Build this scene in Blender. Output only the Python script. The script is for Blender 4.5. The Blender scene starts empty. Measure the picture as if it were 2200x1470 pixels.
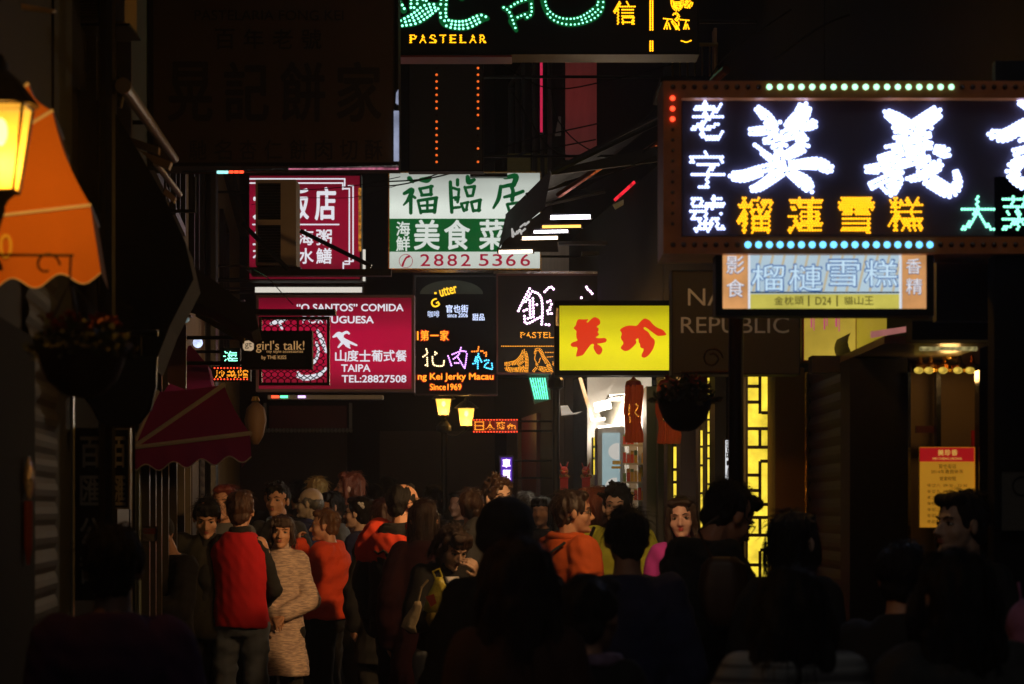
import bpy, math, random
import numpy as np
from mathutils import Vector, Matrix, noise, Euler
R = math.radians
scene = bpy.context.scene
COL = scene.collection
random.seed(7)

# ---------------------------------------------------------------- camera
F, CX, HY, EYE = 5500.0, 1100.0, 1095.0, 1.55      # focal length in photo pixels, principal column, horizon row, eye height
cam = bpy.data.objects.new('camera', bpy.data.cameras.new('camera'))
COL.objects.link(cam); scene.camera = cam
cam.location = (0, 0, EYE); cam.rotation_euler = (R(90), 0, 0)
cam.data.sensor_width = 36; cam.data.lens = 90; cam.data.shift_y = 360 / 2200
cam.data.clip_start = 0.1; cam.data.clip_end = 600
cam.data.dof.use_dof = True; cam.data.dof.focus_distance = 17.0; cam.data.dof.aperture_fstop = 5.6

# ---------------------------------------------------------------- night sky and a faint warm fill sun added behind the camera
w = bpy.data.worlds.new('World'); scene.world = w; w.use_nodes = True
nt = w.node_tree; sky = nt.nodes.new('ShaderNodeTexSky'); sky.sky_type = 'NISHITA'; sky.sun_disc = False
sky.sun_elevation = R(-3); sky.sun_rotation = R(160)
bg = nt.nodes['Background']; bg.inputs['Strength'].default_value = 0.15
nt.links.new(sky.outputs[0], bg.inputs['Color'])
sl = bpy.data.lights.new('fill_sun', 'SUN'); sl.energy = 0.11; sl.angle = R(25); sl.color = (1, .88, .74)  # soft fill added to lift the backs and walls facing the camera
so = bpy.data.objects.new('fill_sun', sl); so.rotation_euler = (R(52), 0, R(-8)); COL.objects.link(so)
scene.view_settings.view_transform = 'Standard'; scene.view_settings.look = 'None'
scene.view_settings.exposure = 0; scene.view_settings.gamma = 1
cy = scene.cycles
cy.use_denoising = True
cy.max_bounces = 6; cy.diffuse_bounces = 3; cy.glossy_bounces = 4; cy.transmission_bounces = 4; cy.transparent_max_bounces = 8
cy.sample_clamp_indirect = 2.0; cy.sample_clamp_direct = 0; cy.caustics_reflective = False; cy.caustics_refractive = False

def P(px, py, Y):                                   # the point Y metres ahead that the photo shows at (px, py)
    return Vector(((px - CX) / F * Y, Y, EYE + (HY - py) / F * Y))
XL = lambda Y: -0.85 - 0.078 * Y                    # the two lines of house fronts
XR = lambda Y: 2.8 - 0.1 * Y

# ---------------------------------------------------------------- materials
MATS = {}
def mat(name, col, rough=.6, metal=0., var=.25, vs=6., bump=.15, bs=40., spec=.5, coat=0., trans=0., stretch=(1, 1, 1)):
    if name in MATS: return MATS[name]
    m = bpy.data.materials.new(name); m.use_nodes = True; t = m.node_tree; b = t.nodes['Principled BSDF']
    b.inputs['Roughness'].default_value = rough; b.inputs['Metallic'].default_value = metal
    b.inputs['Specular IOR Level'].default_value = spec; b.inputs['Coat Weight'].default_value = coat
    b.inputs['Transmission Weight'].default_value = trans
    tc = t.nodes.new('ShaderNodeTexCoord'); mp = t.nodes.new('ShaderNodeMapping'); mp.inputs['Scale'].default_value = stretch
    t.links.new(tc.outputs['Object'], mp.inputs[0])
    n = t.nodes.new('ShaderNodeTexNoise'); n.inputs['Scale'].default_value = vs; n.inputs['Detail'].default_value = 5
    t.links.new(mp.outputs[0], n.inputs['Vector'])
    mx = t.nodes.new('ShaderNodeMix'); mx.data_type = 'RGBA'
    c = Vector(col[:3])
    mx.inputs[6].default_value = (*(c * (1 - var)), 1); mx.inputs[7].default_value = (*[min(1, x) for x in c * (1 + var)], 1)
    t.links.new(n.outputs['Fac'], mx.inputs[0]); t.links.new(mx.outputs[2], b.inputs['Base Color'])
    if bump:
        n2 = t.nodes.new('ShaderNodeTexNoise'); n2.inputs['Scale'].default_value = bs; n2.inputs['Detail'].default_value = 4
        t.links.new(mp.outputs[0], n2.inputs['Vector'])
        bp = t.nodes.new('ShaderNodeBump'); bp.inputs['Strength'].default_value = bump; bp.inputs['Distance'].default_value = .01
        t.links.new(n2.outputs['Fac'], bp.inputs['Height']); t.links.new(bp.outputs[0], b.inputs['Normal'])
    MATS[name] = m; return m
def knit(name, c1, c2, scale=(9, 9, 60)):           # marled horizontal yarn
    m = mat(name, c1, .85, var=.2)
    t = m.node_tree; b = t.nodes['Principled BSDF']
    tc = t.nodes.new('ShaderNodeTexCoord'); mp = t.nodes.new('ShaderNodeMapping'); mp.inputs['Scale'].default_value = scale
    t.links.new(tc.outputs['Object'], mp.inputs[0])
    n = t.nodes.new('ShaderNodeTexNoise'); n.inputs['Scale'].default_value = 1.6; n.inputs['Detail'].default_value = 6
    t.links.new(mp.outputs[0], n.inputs['Vector'])
    cr = t.nodes.new('ShaderNodeValToRGB'); cr.color_ramp.elements[0].position = .42; cr.color_ramp.elements[1].position = .6
    cr.color_ramp.elements[0].color = (*c2, 1); cr.color_ramp.elements[1].color = (*c1, 1)
    t.links.new(n.outputs['Fac'], cr.inputs[0]); t.links.new(cr.outputs[0], b.inputs['Base Color'])
    return m
def emis(name, col, s, var=0., vs=3., sampling='AUTO', base=(.02, .02, .02), backs=True, tubes=None):
    if name in MATS: return MATS[name]
    m = bpy.data.materials.new(name); m.use_nodes = True; t = m.node_tree; b = t.nodes['Principled BSDF']
    b.inputs['Base Color'].default_value = (*base, 1); b.inputs['Roughness'].default_value = .35
    b.inputs['Emission Color'].default_value = (*col, 1); b.inputs['Emission Strength'].default_value = s
    if var:                                         # uneven backlight, put in as noise in the glow
        tc = t.nodes.new('ShaderNodeTexCoord'); n = t.nodes.new('ShaderNodeTexNoise'); n.inputs['Scale'].default_value = vs
        n.inputs['Detail'].default_value = 3
        t.links.new(tc.outputs['Object'], n.inputs['Vector'])
        mr = t.nodes.new('ShaderNodeMapRange'); mr.inputs[1].default_value = .3; mr.inputs[2].default_value = .7
        mr.inputs[3].default_value = s * (1 - var); mr.inputs[4].default_value = s * (1 + var)
        t.links.new(n.outputs['Fac'], mr.inputs[0]); t.links.new(mr.outputs[0], b.inputs['Emission Strength'])
    if tubes:                                       # tube backlight put in as a brightness ramp: (height 0..1, brightness)
        tc = t.nodes.new('ShaderNodeTexCoord'); sp = t.nodes.new('ShaderNodeSeparateXYZ'); t.links.new(tc.outputs['Generated'], sp.inputs[0])
        cr = t.nodes.new('ShaderNodeValToRGB'); el = cr.color_ramp.elements; cr.color_ramp.interpolation = 'EASE'
        for q, (a, b_) in enumerate(tubes):
            e = el[q] if q < 2 else el.new(a); e.position = a; e.color = (b_, b_, b_, 1)
        t.links.new(sp.outputs[2], cr.inputs[0]); mu = t.nodes.new('ShaderNodeMath'); mu.operation = 'MULTIPLY'
        src = b.inputs['Emission Strength'].links[0].from_socket if b.inputs['Emission Strength'].links else None
        if src: t.links.new(src, mu.inputs[0])
        else: mu.inputs[0].default_value = s
        t.links.new(cr.outputs[0], mu.inputs[1]); t.links.new(mu.outputs[0], b.inputs['Emission Strength'])
    m.cycles.emission_sampling = sampling
    MATS[name] = m; return m

BLK = mat('black_paint', (.008, .008, .008), .6, spec=.15)
IRON = mat('wrought_iron', (.015, .015, .014), .4, .6)
DARKM = mat('dark_metal', (.03, .03, .032), .35, .7)
CHROME = mat('brushed_steel', (.5, .5, .52), .18, 1., var=.1)
ALU = mat('aluminium', (.35, .36, .38), .35, .9)
WHITEP = mat('white_paint', (.7, .7, .68), .5)
BRASS = mat('gold_trim', (.75, .45, .1), .25, 1., bump=.5, bs=60)

# ---------------------------------------------------------------- mesh building
class MB:
    def __init__(s): s.v = []; s.f = []; s.m = []; s.k = 0
    def add(s, vs, fs):
        o = len(s.v); s.v += [Vector(p) for p in vs]
        for f in fs: s.f.append([o + i for i in f]); s.m.append(s.k)
        return s
    def mi(s, k): s.k = k; return s
    def box(s, a, b):
        x0, x1 = sorted((a[0], b[0])); y0, y1 = sorted((a[1], b[1])); z0, z1 = sorted((a[2], b[2]))
        return s.add([(x0,y0,z0),(x1,y0,z0),(x1,y1,z0),(x0,y1,z0),(x0,y0,z1),(x1,y0,z1),(x1,y1,z1),(x0,y1,z1)],
                     [(0,3,2,1),(4,5,6,7),(0,1,5,4),(1,2,6,5),(2,3,7,6),(3,0,4,7)])
    def pbox(s, x0, y0, x1, y1, Y, Y1):             # a photo rectangle at depth Y, run back to Y1
        return s.box(P(x0, y0, Y), Vector((P(x1, y1, Y).x, Y1, P(x1, y1, Y).z)))
    def prism(s, pts, vec):
        n = len(pts); pts = [Vector(p) for p in pts]; vec = Vector(vec)
        fs = [tuple(range(n)), tuple(range(2 * n - 1, n - 1, -1))]
        fs += [(i, n + i, n + (i + 1) % n, (i + 1) % n) for i in range(n)]
        return s.add(pts + [p + vec for p in pts], fs)
    def bar(s, p, q, r, n=8, r2=None, cap=True):
        return s.tube([p, q], [r, r if r2 is None else r2], n, cap)
    def tube(s, pts, r, n=8, cap=True):
        pts = [Vector(p) for p in pts]
        if not isinstance(r, (list, tuple)): r = [r] * len(pts)
        vs = []; N = len(pts); prev = None
        for i, p in enumerate(pts):
            d = (pts[min(i + 1, N - 1)] - pts[max(i - 1, 0)]).normalized()
            if prev is None:
                a = d.cross(Vector((0, 0, 1)));
                if a.length < .01: a = d.cross(Vector((1, 0, 0)))
                a.normalize()
            else:
                a = (prev - d * prev.dot(d)).normalized()
            prev = a; b = d.cross(a)
            vs += [p + (a * math.cos(2 * math.pi * k / n) + b * math.sin(2 * math.pi * k / n)) * r[i] for k in range(n)]
        fs = [(i * n + k, i * n + (k + 1) % n, (i + 1) * n + (k + 1) % n, (i + 1) * n + k) for i in range(N - 1) for k in range(n)]
        if cap: fs += [tuple(range(n))[::-1], tuple((N - 1) * n + k for k in range(n))]
        return s.add(vs, fs)
    def lathe(s, c, prof, n=16, M=None):            # prof: (radius, height)
        c = Vector(c); vs = []
        for r, z in prof: vs += [Vector((r * math.cos(2*math.pi*k/n), r * math.sin(2*math.pi*k/n), z)) for k in range(n)]
        if M: vs = [M @ p for p in vs]
        N = len(prof)
        fs = [(i*n+k, i*n+(k+1) % n, (i+1)*n+(k+1) % n, (i+1)*n+k) for i in range(N-1) for k in range(n)]
        fs += [tuple(range(n))[::-1], tuple((N-1)*n+k for k in range(n))]
        return s.add([p + c for p in vs], fs)
    def ell(s, c, r, n=12, m=8, M=None):            # ellipsoid
        c = Vector(c); r = (r, r, r) if not hasattr(r, '__len__') else r
        vs = [Vector((0, 0, -r[2]))]
        for i in range(1, m):
            a = -math.pi / 2 + math.pi * i / m
            vs += [Vector((r[0]*math.cos(a)*math.cos(2*math.pi*k/n), r[1]*math.cos(a)*math.sin(2*math.pi*k/n), r[2]*math.sin(a))) for k in range(n)]
        vs.append(Vector((0, 0, r[2])))
        fs = [(0, 1 + (k+1) % n, 1 + k) for k in range(n)]
        for i in range(m - 2): fs += [(1+i*n+k, 1+i*n+(k+1) % n, 1+(i+1)*n+(k+1) % n, 1+(i+1)*n+k) for k in range(n)]
        L = len(vs) - 1; b = 1 + (m-2)*n
        fs += [(b+k, b+(k+1) % n, L) for k in range(n)]
        if M: vs = [M @ p for p in vs]
        return s.add([p + c for p in vs], fs)
    def caps(s, p, q, r1, r2, n=10):                # tapered capsule
        p, q = Vector(p), Vector(q); d = (q - p); L = d.length
        if L < 1e-6: return s.ell(p, max(r1, r2))
        d.normalize(); pts = []; rs = []
        for a in (80, 55, 28): pts.append(p - d * r1 * math.sin(R(a))); rs.append(r1 * math.cos(R(a)))
        pts.append(p); rs.append(r1); pts.append(q); rs.append(r2)
        for a in (28, 55, 80): pts.append(q + d * r2 * math.sin(R(a))); rs.append(r2 * math.cos(R(a)))
        return s.tube(pts, rs, n)
    def loft(s, rings, n=16):                       # rings: (centre, rx, ry) stacked, or with a matrix
        vs = []
        for c, rx, ry in rings:
            vs += [Vector(c) + Vector((rx*math.cos(2*math.pi*k/n), ry*math.sin(2*math.pi*k/n), 0)) for k in range(n)]
        N = len(rings)
        fs = [(i*n+k, i*n+(k+1) % n, (i+1)*n+(k+1) % n, (i+1)*n+k) for i in range(N-1) for k in range(n)]
        fs += [tuple(range(n))[::-1], tuple((N-1)*n+k for k in range(n))]
        return s.add(vs, fs)
    def xform(s, fn): s.v = [fn(p) for p in s.v]; return s
    def mesh(s, name, mats, org=(0, 0, 0), smooth=False):
        me = bpy.data.meshes.new(name); o = Vector(org)
        me.from_pydata([tuple(p - o) for p in s.v], [], s.f)
        for m in (mats if isinstance(mats, (list, tuple)) else [mats]): me.materials.append(m)
        if any(s.m): me.polygons.foreach_set('material_index', s.m)
        if smooth: me.polygons.foreach_set('use_smooth', [True] * len(s.f))
        me.update(); return me

class Thing:                                        # an Empty at the thing's base that parents its parts
    def __init__(s, name, label, cat, loc, group=None, kind=None):
        s.o = bpy.data.objects.new(name, None); s.o.empty_display_size = .1; COL.objects.link(s.o)
        s.loc = Vector(loc); s.o.location = s.loc; s.o['label'] = label; s.o['category'] = cat
        if group: s.o['group'] = group
    def part(s, name, mb, mats, parent=None, smooth=False, label=None):
        o = bpy.data.objects.new(name, mb.mesh(name, mats, s.loc, smooth)); COL.objects.link(o)
        o.parent = parent or s.o
        if label: o['label'] = label
        return o
def solo(name, mb, mats, label, cat, group=None, smooth=False, org=None):   # a thing that is one mesh
    org = Vector(org) if org is not None else sum(mb.v, Vector()) / len(mb.v)
    o = bpy.data.objects.new(name, mb.mesh(name, mats, org, smooth)); o.location = org; COL.objects.link(o)
    o['label'] = label; o['category'] = cat
    if group: o['group'] = group
    return o
def structure(name, mb, mats):
    o = bpy.data.objects.new(name, mb.mesh(name, mats)); COL.objects.link(o); o['kind'] = 'structure'; return o

# ---------------------------------------------------------------- lettering
_G = {}
def glyph(body, bold=0., shear=0.):                 # triangles of a string in Blender's own font, scaled to the unit square
    k = (body, bold, shear)
    if k not in _G:
        c = bpy.data.curves.new('g', 'FONT'); c.body = body; c.size = 1; c.offset = bold; c.shear = shear; c.resolution_u = 4
        o = bpy.data.objects.new('g', c); me = o.to_mesh()
        me.calc_loop_triangles()
        v = np.array([p.co[:2] for p in me.vertices]); t = np.array([tuple(x.vertices) for x in me.loop_triangles])
        o.to_mesh_clear(); bpy.data.objects.remove(o); bpy.data.curves.remove(c)
        lo, hi = v.min(0), v.max(0)
        if body == '一': mid = (lo[1] + hi[1]) / 2; lo[1], hi[1] = mid - .46, mid + .46
        v = (v - lo) / np.maximum(hi - lo, 1e-6); v[:, 1] = 1 - v[:, 1]
        _G[k] = (v, t)
    return _G[k]
def put_text(mb, body, rect, Y, bold=0., shear=0., rot=0.):   # rect in photo pixels; flat letters on the plane Y
    x0, y0, x1, y1 = rect
    if bold > .004:                                 # a heavier face: the thin one laid over itself a few times, each a hair further out
        d = bold * .62 * max(y1 - y0, (x1 - x0) / max(1, len(body) * .62)); x0, x1, y0, y1 = x0 + d, x1 - d, y0 + d, y1 - d
        for i, (a, b) in enumerate(((0, 0), (1, 0), (-1, 0), (0, 1), (0, -1), (.7, .7), (-.7, .7), (.7, -.7), (-.7, -.7))):
            put_text(mb, body, (x0 + a * d, y0 + b * d, x1 + a * d, y1 + b * d), Y - i * .0001, 0., shear, rot)
        return
    v, t = glyph(body, 0., shear)
    cx, cy_ = (x0 + x1) / 2, (y0 + y1) / 2; ca, sa = math.cos(R(rot)), math.sin(R(rot))
    q = []
    for a, b in v:
        x, y = x0 + a * (x1 - x0) - cx, y0 + b * (y1 - y0) - cy_
        q.append(P(cx + x * ca - y * sa, cy_ + x * sa + y * ca, Y))
    mb.add(q, [tuple(x)[::-1] for x in t.tolist()])
def put_row(mb, chars, x0, x1, y0, y1, Y, bold=0., gap=.12, fn=put_text):   # one square cell per character
    n = len(chars); wdt = (x1 - x0) / n
    for i, c in enumerate(chars):
        if c != ' ': fn(mb, c, (x0 + (i + gap / 2) * wdt, y0, x0 + (i + 1 - gap / 2) * wdt, y1), Y, bold)
def smooth_stroke(s, step=6):
    pts = np.array(s, float)
    if len(pts) < 3: 
        return np.array([pts[0] + (pts[-1] - pts[0]) * i / step for i in range(step + 1)])
    q = np.vstack([2 * pts[0] - pts[1], pts, 2 * pts[-1] - pts[-2]]); out = []
    for i in range(1, len(q) - 2):
        for j in range(step):
            t = j / step
            out.append(.5 * ((2 * q[i]) + (q[i+1] - q[i-1]) * t + (2*q[i-1] - 5*q[i] + 4*q[i+1] - q[i+2]) * t*t + (-q[i-1] + 3*q[i] - 3*q[i+1] + q[i+2]) * t**3))
    out.append(pts[-1]); return np.array(out)
def put_strokes(mb, strokes, org, sc, Y):           # brush strokes traced as (x, y, half width)
    for k, s in enumerate(strokes):
        a = smooth_stroke(s); yy = Y - k * .00025; L = []; Rr = []
        for i in range(len(a)):
            d = a[min(i+1, len(a)-1), :2] - a[max(i-1, 0), :2]; d /= max(1e-6, np.hypot(*d)); nrm = np.array([-d[1], d[0]]) * a[i, 2]
            L.append(a[i, :2] + nrm); Rr.append(a[i, :2] - nrm)
        px = lambda p: P(org[0] + p[0] / sc, org[1] + p[1] / sc, yy)
        n = len(a); mb.add([px(p) for p in L] + [px(p) for p in Rr], [(i, i+1, n+i+1, n+i) for i in range(n-1)])
        for e in (0, -1):
            c = a[e]; yy = Y - k * .00025 - .0001
            mb.add([px(c[:2] + c[2] * np.array([math.cos(t), math.sin(t)])) for t in np.linspace(0, 2*math.pi, 10, endpoint=False)][::-1], [tuple(range(10))])
def led_points_strokes(strokes, org, sc, pitch):    # lamps in rows that follow each brush stroke
    pz = pitch * sc; out = []
    def put(x, y):
        if all((x - a) ** 2 + (y - b) ** 2 > (pz * .78) ** 2 for a, b in out): out.append((x, y))
    for st_ in strokes:
        a = smooth_stroke(st_, 24); acc = pz; n = len(a)
        ext = [(a[0], -1), (a[-1], 1)]
        for i in range(n):
            if i: acc += np.hypot(*(a[i, :2] - a[i-1, :2]))
            if acc < pz * .93 and i < n - 1: continue
            acc = 0; d = a[min(i+1, n-1), :2] - a[max(i-1, 0), :2]; d = d / max(1e-6, np.hypot(*d)); nr = np.array([-d[1], d[0]])
            hw = a[i, 2] - pz * .42; k = max(1, int(round(2 * hw / (pz * .9))) + 1) if hw > pz * .2 else 1
            for q in (np.linspace(-hw, hw, k) if k > 1 else [0.]): put(*(a[i, :2] + nr * q))
        for e, sg in ext:                           # round the ends
            d = (a[1, :2] - a[0, :2]) if sg < 0 else (a[-1, :2] - a[-2, :2]); d = d / max(1e-6, np.hypot(*d)) * sg; nr = np.array([-d[1], d[0]])
            for rr in np.arange(pz, e[2] - pz * .3, pz):
                for t in np.linspace(-1.3, 1.3, max(2, int(2.6 * rr / pz) + 1)): put(*(e[:2] + rr * (d * math.cos(t) + nr * math.sin(t))))
    return [(org[0] + x / sc, org[1] + y / sc) for x, y in out]
def led_points_text(body, rect, pitch, bold=0.):
    v, t = glyph(body, min(bold, .012)); x0, y0, x1, y1 = rect
    v = v * [x1 - x0, y1 - y0] + [x0, y0]
    g = np.array([(x, y) for r_, y in enumerate(np.arange(y0 + pitch*.3, y1, pitch * .866)) for x in np.arange(x0 + pitch*.3 + (r_ % 2) * pitch / 2, x1, pitch)])
    ok = np.zeros(len(g), bool)
    for a, b, c in t:
        A, B, C = v[a], v[b], v[c]
        d1 = (g[:,0]-B[0])*(A[1]-B[1])-(A[0]-B[0])*(g[:,1]-B[1]); d2 = (g[:,0]-C[0])*(B[1]-C[1])-(B[0]-C[0])*(g[:,1]-C[1]); d3 = (g[:,0]-A[0])*(C[1]-A[1])-(C[0]-A[0])*(g[:,1]-A[1])
        ok |= ~(((d1 < 0) | (d2 < 0) | (d3 < 0)) & ((d1 > 0) | (d2 > 0) | (d3 > 0)))
    return [tuple(p) for p in g[ok]]
def put_leds(mb, pts, Y, r, n=6, proud=1.8):        # each lamp a small dome standing on the panel; r in photo pixels
    for x, y in pts:
        c = P(x, y, Y); rr = r / F * Y
        vs = [c + Vector((rr*math.cos(2*math.pi*k/n), 0, rr*math.sin(2*math.pi*k/n))) for k in range(n)]
        vs += [c + Vector((.7*rr*math.cos(2*math.pi*k/n), -rr*proud*.7, .7*rr*math.sin(2*math.pi*k/n))) for k in range(n)] + [c + Vector((0, -rr*proud, 0))]
        mb.add(vs, [(k, (k+1) % n, n+(k+1) % n, n+k) for k in range(n)] + [(n+k, n+(k+1) % n, 2*n) for k in range(n)])
def led_row(mb, body, rect, Y, pitch, r, bold=.02): put_leds(mb, led_points_text(body, rect, pitch, bold), Y, r)
def led_chars(mb, chars, x0, x1, y0, y1, Y, pitch, r, bold=.02, gap=.12):
    n = len(chars); wd = (x1 - x0) / n
    for i, c in enumerate(chars):
        if c != ' ': led_row(mb, c, (x0 + (i + gap/2) * wd, y0, x0 + (i + 1 - gap/2) * wd, y1), Y, pitch, r, bold)

def sign(name, label, rect, Y, depth, face, casing=BLK, rim=3, cat='shop sign', group=None, back=True, face_name='face_panel'):
    """a box sign seen face on: casing, lit face in front, the same face on its other side"""
    x0, y0, x1, y1 = rect; b = P((x0 + x1) / 2, y1 + rim, Y); b.y = Y + depth / 2
    t = Thing(name, label, cat, b, group)
    r = rim / F * Y; a, c = P(x0, y1, Y), P(x1, y0, Y)
    m = MB().box((a.x - r, Y + .004, a.z - r), (c.x + r, Y + depth - .004, c.z + r))
    q = .012                                        # a raised rim round the face
    for bx in (((a.x-r, Y-q, a.z-r), (c.x+r, Y+.004, a.z)), ((a.x-r, Y-q, c.z), (c.x+r, Y+.004, c.z+r)), ((a.x-r, Y-q, a.z), (a.x, Y+.004, c.z)), ((c.x, Y-q, a.z), (c.x+r, Y+.004, c.z))): m.box(*bx)
    t.part('casing', m, casing)
    if face:
        t.part(face_name, MB().box((a.x, Y, a.z), (c.x, Y + .004, c.z)), face)
        if back: t.part('back_panel', MB().box((a.x, Y + depth - .004, a.z), (c.x, Y + depth, c.z)), face)
    if back and depth > .05:                        # steel arms that carry it from the nearer house front
        ym = Y + depth / 2; lf, rt = a.x - r - XL(ym), XR(ym) - c.x - r; bk = MB(); side = -1 if lf < rt else 1
        if min(lf, rt) > .02:
            for f_ in (.14, .86):
                z = a.z + (c.z - a.z) * f_; bk.bar((a.x - r if side < 0 else c.x + r, ym, z), (XL(ym) - .05 if side < 0 else XR(ym) + .05, ym, z), .011, 6)
            t.part('bracket', bk, IRON)
    t.Y = Y; return t
# ================================================================ the street
paving = mat('stone_paving', (.16, .155, .145), .55, bump=.3, bs=60, vs=3)
def brick_mat(name, c1, c2, mortar, scale, rough=.7, bw=.5, rh=.25):
    m = mat(name, c1, rough); t = m.node_tree; b = t.nodes['Principled BSDF']
    tc = t.nodes.new('ShaderNodeTexCoord'); br = t.nodes.new('ShaderNodeTexBrick')
    br.inputs['Color1'].default_value = (*c1, 1); br.inputs['Color2'].default_value = (*c2, 1); br.inputs['Mortar'].default_value = (*mortar, 1)
    br.inputs['Scale'].default_value = scale; br.inputs['Brick Width'].default_value = bw; br.inputs['Row Height'].default_value = rh; br.inputs['Mortar Size'].default_value = .012
    t.links.new(tc.outputs['Object'], br.inputs[0]); t.links.new(br.outputs[0], b.inputs['Base Color']); return m
cobble = brick_mat('cobble_paving', (.2, .19, .17), (.13, .125, .12), (.05, .05, .048), 4, .5)
structure('ground', MB().add([(-30, -15, 0), (30, -15, 0), (30, 60, 0), (-30, 60, 0)], [(0, 1, 2, 3)]), paving)
st = MB()
st.add([(XL(1), 1, .004), (XR(1), 1, .004), (XR(30), 30, .004), (XL(30), 30, .004)], [(0, 1, 2, 3)])
structure('street', st, cobble)

# ================================================================ houses
W_TAN = mat('tan_render', (.2, .15, .09), .85, var=.3, vs=2, bump=.4, bs=25)
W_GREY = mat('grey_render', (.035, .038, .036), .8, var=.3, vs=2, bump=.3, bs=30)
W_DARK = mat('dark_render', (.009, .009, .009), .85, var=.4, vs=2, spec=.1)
W_PINK = mat('pink_lit_render', (.38, .16, .16), .8, var=.25, vs=2, bump=.5, bs=30, stretch=(8, 8, 1))  # pink wall patch: the neon's light put into the colour
W_OCHRE = mat('ochre_render', (.16, .075, .004), .95, var=.15, vs=3)
W_BEIGE = mat('beige_render', (.42, .36, .3), .8, var=.2, vs=2)
GLASS = mat('dark_glass', (.02, .022, .025), .08, 0., var=.1, bump=0, spec=.6)
WOODD = mat('dark_wood', (.035, .02, .014), .5, var=.4, stretch=(1, 1, 12), vs=8)
REDP = mat('red_paint', (.09, .006, .01), .45)
SHUT = mat('shutter_steel', (.035, .02, .014), .65, .0, var=.3, vs=12, stretch=(1, 1, 6))

def house(name, label, side, Y0, Y1, h, wall, gap=None):
    Xf = XL if side < 0 else XR
    t = Thing(name, label, 'building', ((Xf((Y0+Y1)/2)) + side * 3, (Y0+Y1)/2, 0))
    m = MB()                                        # gap: (from, to, height) left open for a shop front, 1.6 m deep
    def run(a0, a1, z0, z1, inset=0):
        a = [(Xf(a0) + side*inset, a0, z0), (Xf(a1) + side*inset, a1, z0), (Xf(a1) + side*6, a1, z0), (Xf(a0) + side*6, a0, z0)]
        m.prism(a if side > 0 else a[::-1], (0, 0, z1 - z0))
    if gap: run(Y0, gap[0], 0, h); run(gap[1], Y1, 0, h); run(gap[0], gap[1], gap[2], h); run(gap[0], gap[1], 0, gap[2], 1.6)
    else: run(Y0, Y1, 0, h)
    t.part('wall', m, wall); t.side = side; t.X = Xf; return t
def on_wall(t, mb, Y0, Y1, z0, z1, d0, d1):         # a slab on the house front from d0 to d1 proud of it
    s = -t.side; X = t.X
    pts = [(X(Y0) + s*d0, Y0, z0), (X(Y1) + s*d0, Y1, z0), (X(Y1) + s*d1, Y1, z0), (X(Y0) + s*d1, Y0, z0)]
    mb.prism(pts if t.side > 0 else pts[::-1], (0, 0, z1 - z0)); return mb
def slats(t, Y0, Y1, z0, z1, d, pitch=.075):        # a roller shutter: rounded slats
    m = MB(); s = -t.side; z = z0
    while z < z1:
        for k in range(4):
            a0, a1 = k / 4, (k + 1) / 4; o0, o1 = d + .012 * math.sin(math.pi * a0), d + .012 * math.sin(math.pi * a1)
            za, zb = z + a0 * pitch, z + a1 * pitch
            m.add([(t.X(Y0) + s*o0, Y0, za), (t.X(Y1) + s*o0, Y1, za), (t.X(Y1) + s*o1, Y1, zb), (t.X(Y0) + s*o1, Y0, zb)], [(0, 1, 2, 3)])
        z += pitch
    return m
def window(t, Y0, Y1, z0, z1, frame=DARKM, pane=GLASS, bars=1):
    m = MB(); f = .05
    for a in ((Y0, Y1, z0, z0+f), (Y0, Y1, z1-f, z1), (Y0, Y0+f, z0+f, z1-f), (Y1-f, Y1, z0+f, z1-f)): on_wall(t, m, *a, 0, .04)
    for k in range(bars):
        y = Y0 + (k+1) * (Y1-Y0) / (bars+1); on_wall(t, m, y-.02, y+.02, z0+f, z1-f, 0, .035)
    w_ = t.part('window', m, frame); p = MB(); on_wall(t, p, Y0+f, Y1-f, z0+f, z1-f, 0, .015); t.part('pane', p, pane, w_); return w_

# ---- left row
L1 = house('shop_house', 'dark shop with a slatted roller shutter beside the street lamp at far left', -1, 2.2, 9.0, 9, W_GREY)
L1.part('shutter', slats(L1, 7.5, 8.34, 0, 2.35, .01), SHUT)
L1.part('pillar', on_wall(L1, MB(), 5.4, 7.48, 0, 2.05, 0, .04), W_DARK)
L1.part('pillar', on_wall(L1, MB(), 8.35, 8.97, 0, 3.4, 0, .008), W_GREY)
L1.part('corner_trim', on_wall(L1, MB(), 8.93, 8.985, 0, 2.05, .009, .016), mat('pale_trim', (.7, .66, .5), .3))
L1.part('shutter_box', on_wall(L1, MB(), 7.49, 8.34, 2.36, 2.7, 0, .06), DARKM)
L1.part('fascia', on_wall(L1, MB(), 3, 8.9, 3.45, 3.9, 0, .1), W_DARK)
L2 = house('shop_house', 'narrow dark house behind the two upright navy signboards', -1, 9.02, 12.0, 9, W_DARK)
L2.part('door', on_wall(L2, MB(), 11.0, 11.7, 0, 2.2, 0, .012), WOODD)
L2.part('door_frame', on_wall(L2, MB(), 11.72, 11.8, 0, 2.3, 0, .016), DARKM)
L2.part('plinth', on_wall(L2, MB(), 9.02, 12, 0, .5, 0, .008), W_GREY)
window(L2, 9.6, 10.6, 2.9, 4.0)
L3 = house('shop_house', 'shop with glass doors under the burgundy awning', -1, 12.02, 17.0, 9, W_TAN)
fr = MB()
for y in (12.4, 12.9, 13.4, 14.05, 14.9, 15.8, 16.6): on_wall(L3, fr, y, y + .09, 0, 2.35, 0, .06)
on_wall(L3, fr, 12.4, 16.7, 2.36, 2.5, 0, .06)
shopfr = L3.part('shop_front', fr, mat('bronze_frame', (.12, .1, .07), .35, .6))
g = MB(); on_wall(L3, g, 12.1, 16.6, .05, 2.35, 0, .012); L3.part('glazing', g, GLASS, shopfr)
cu = MB()
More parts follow.
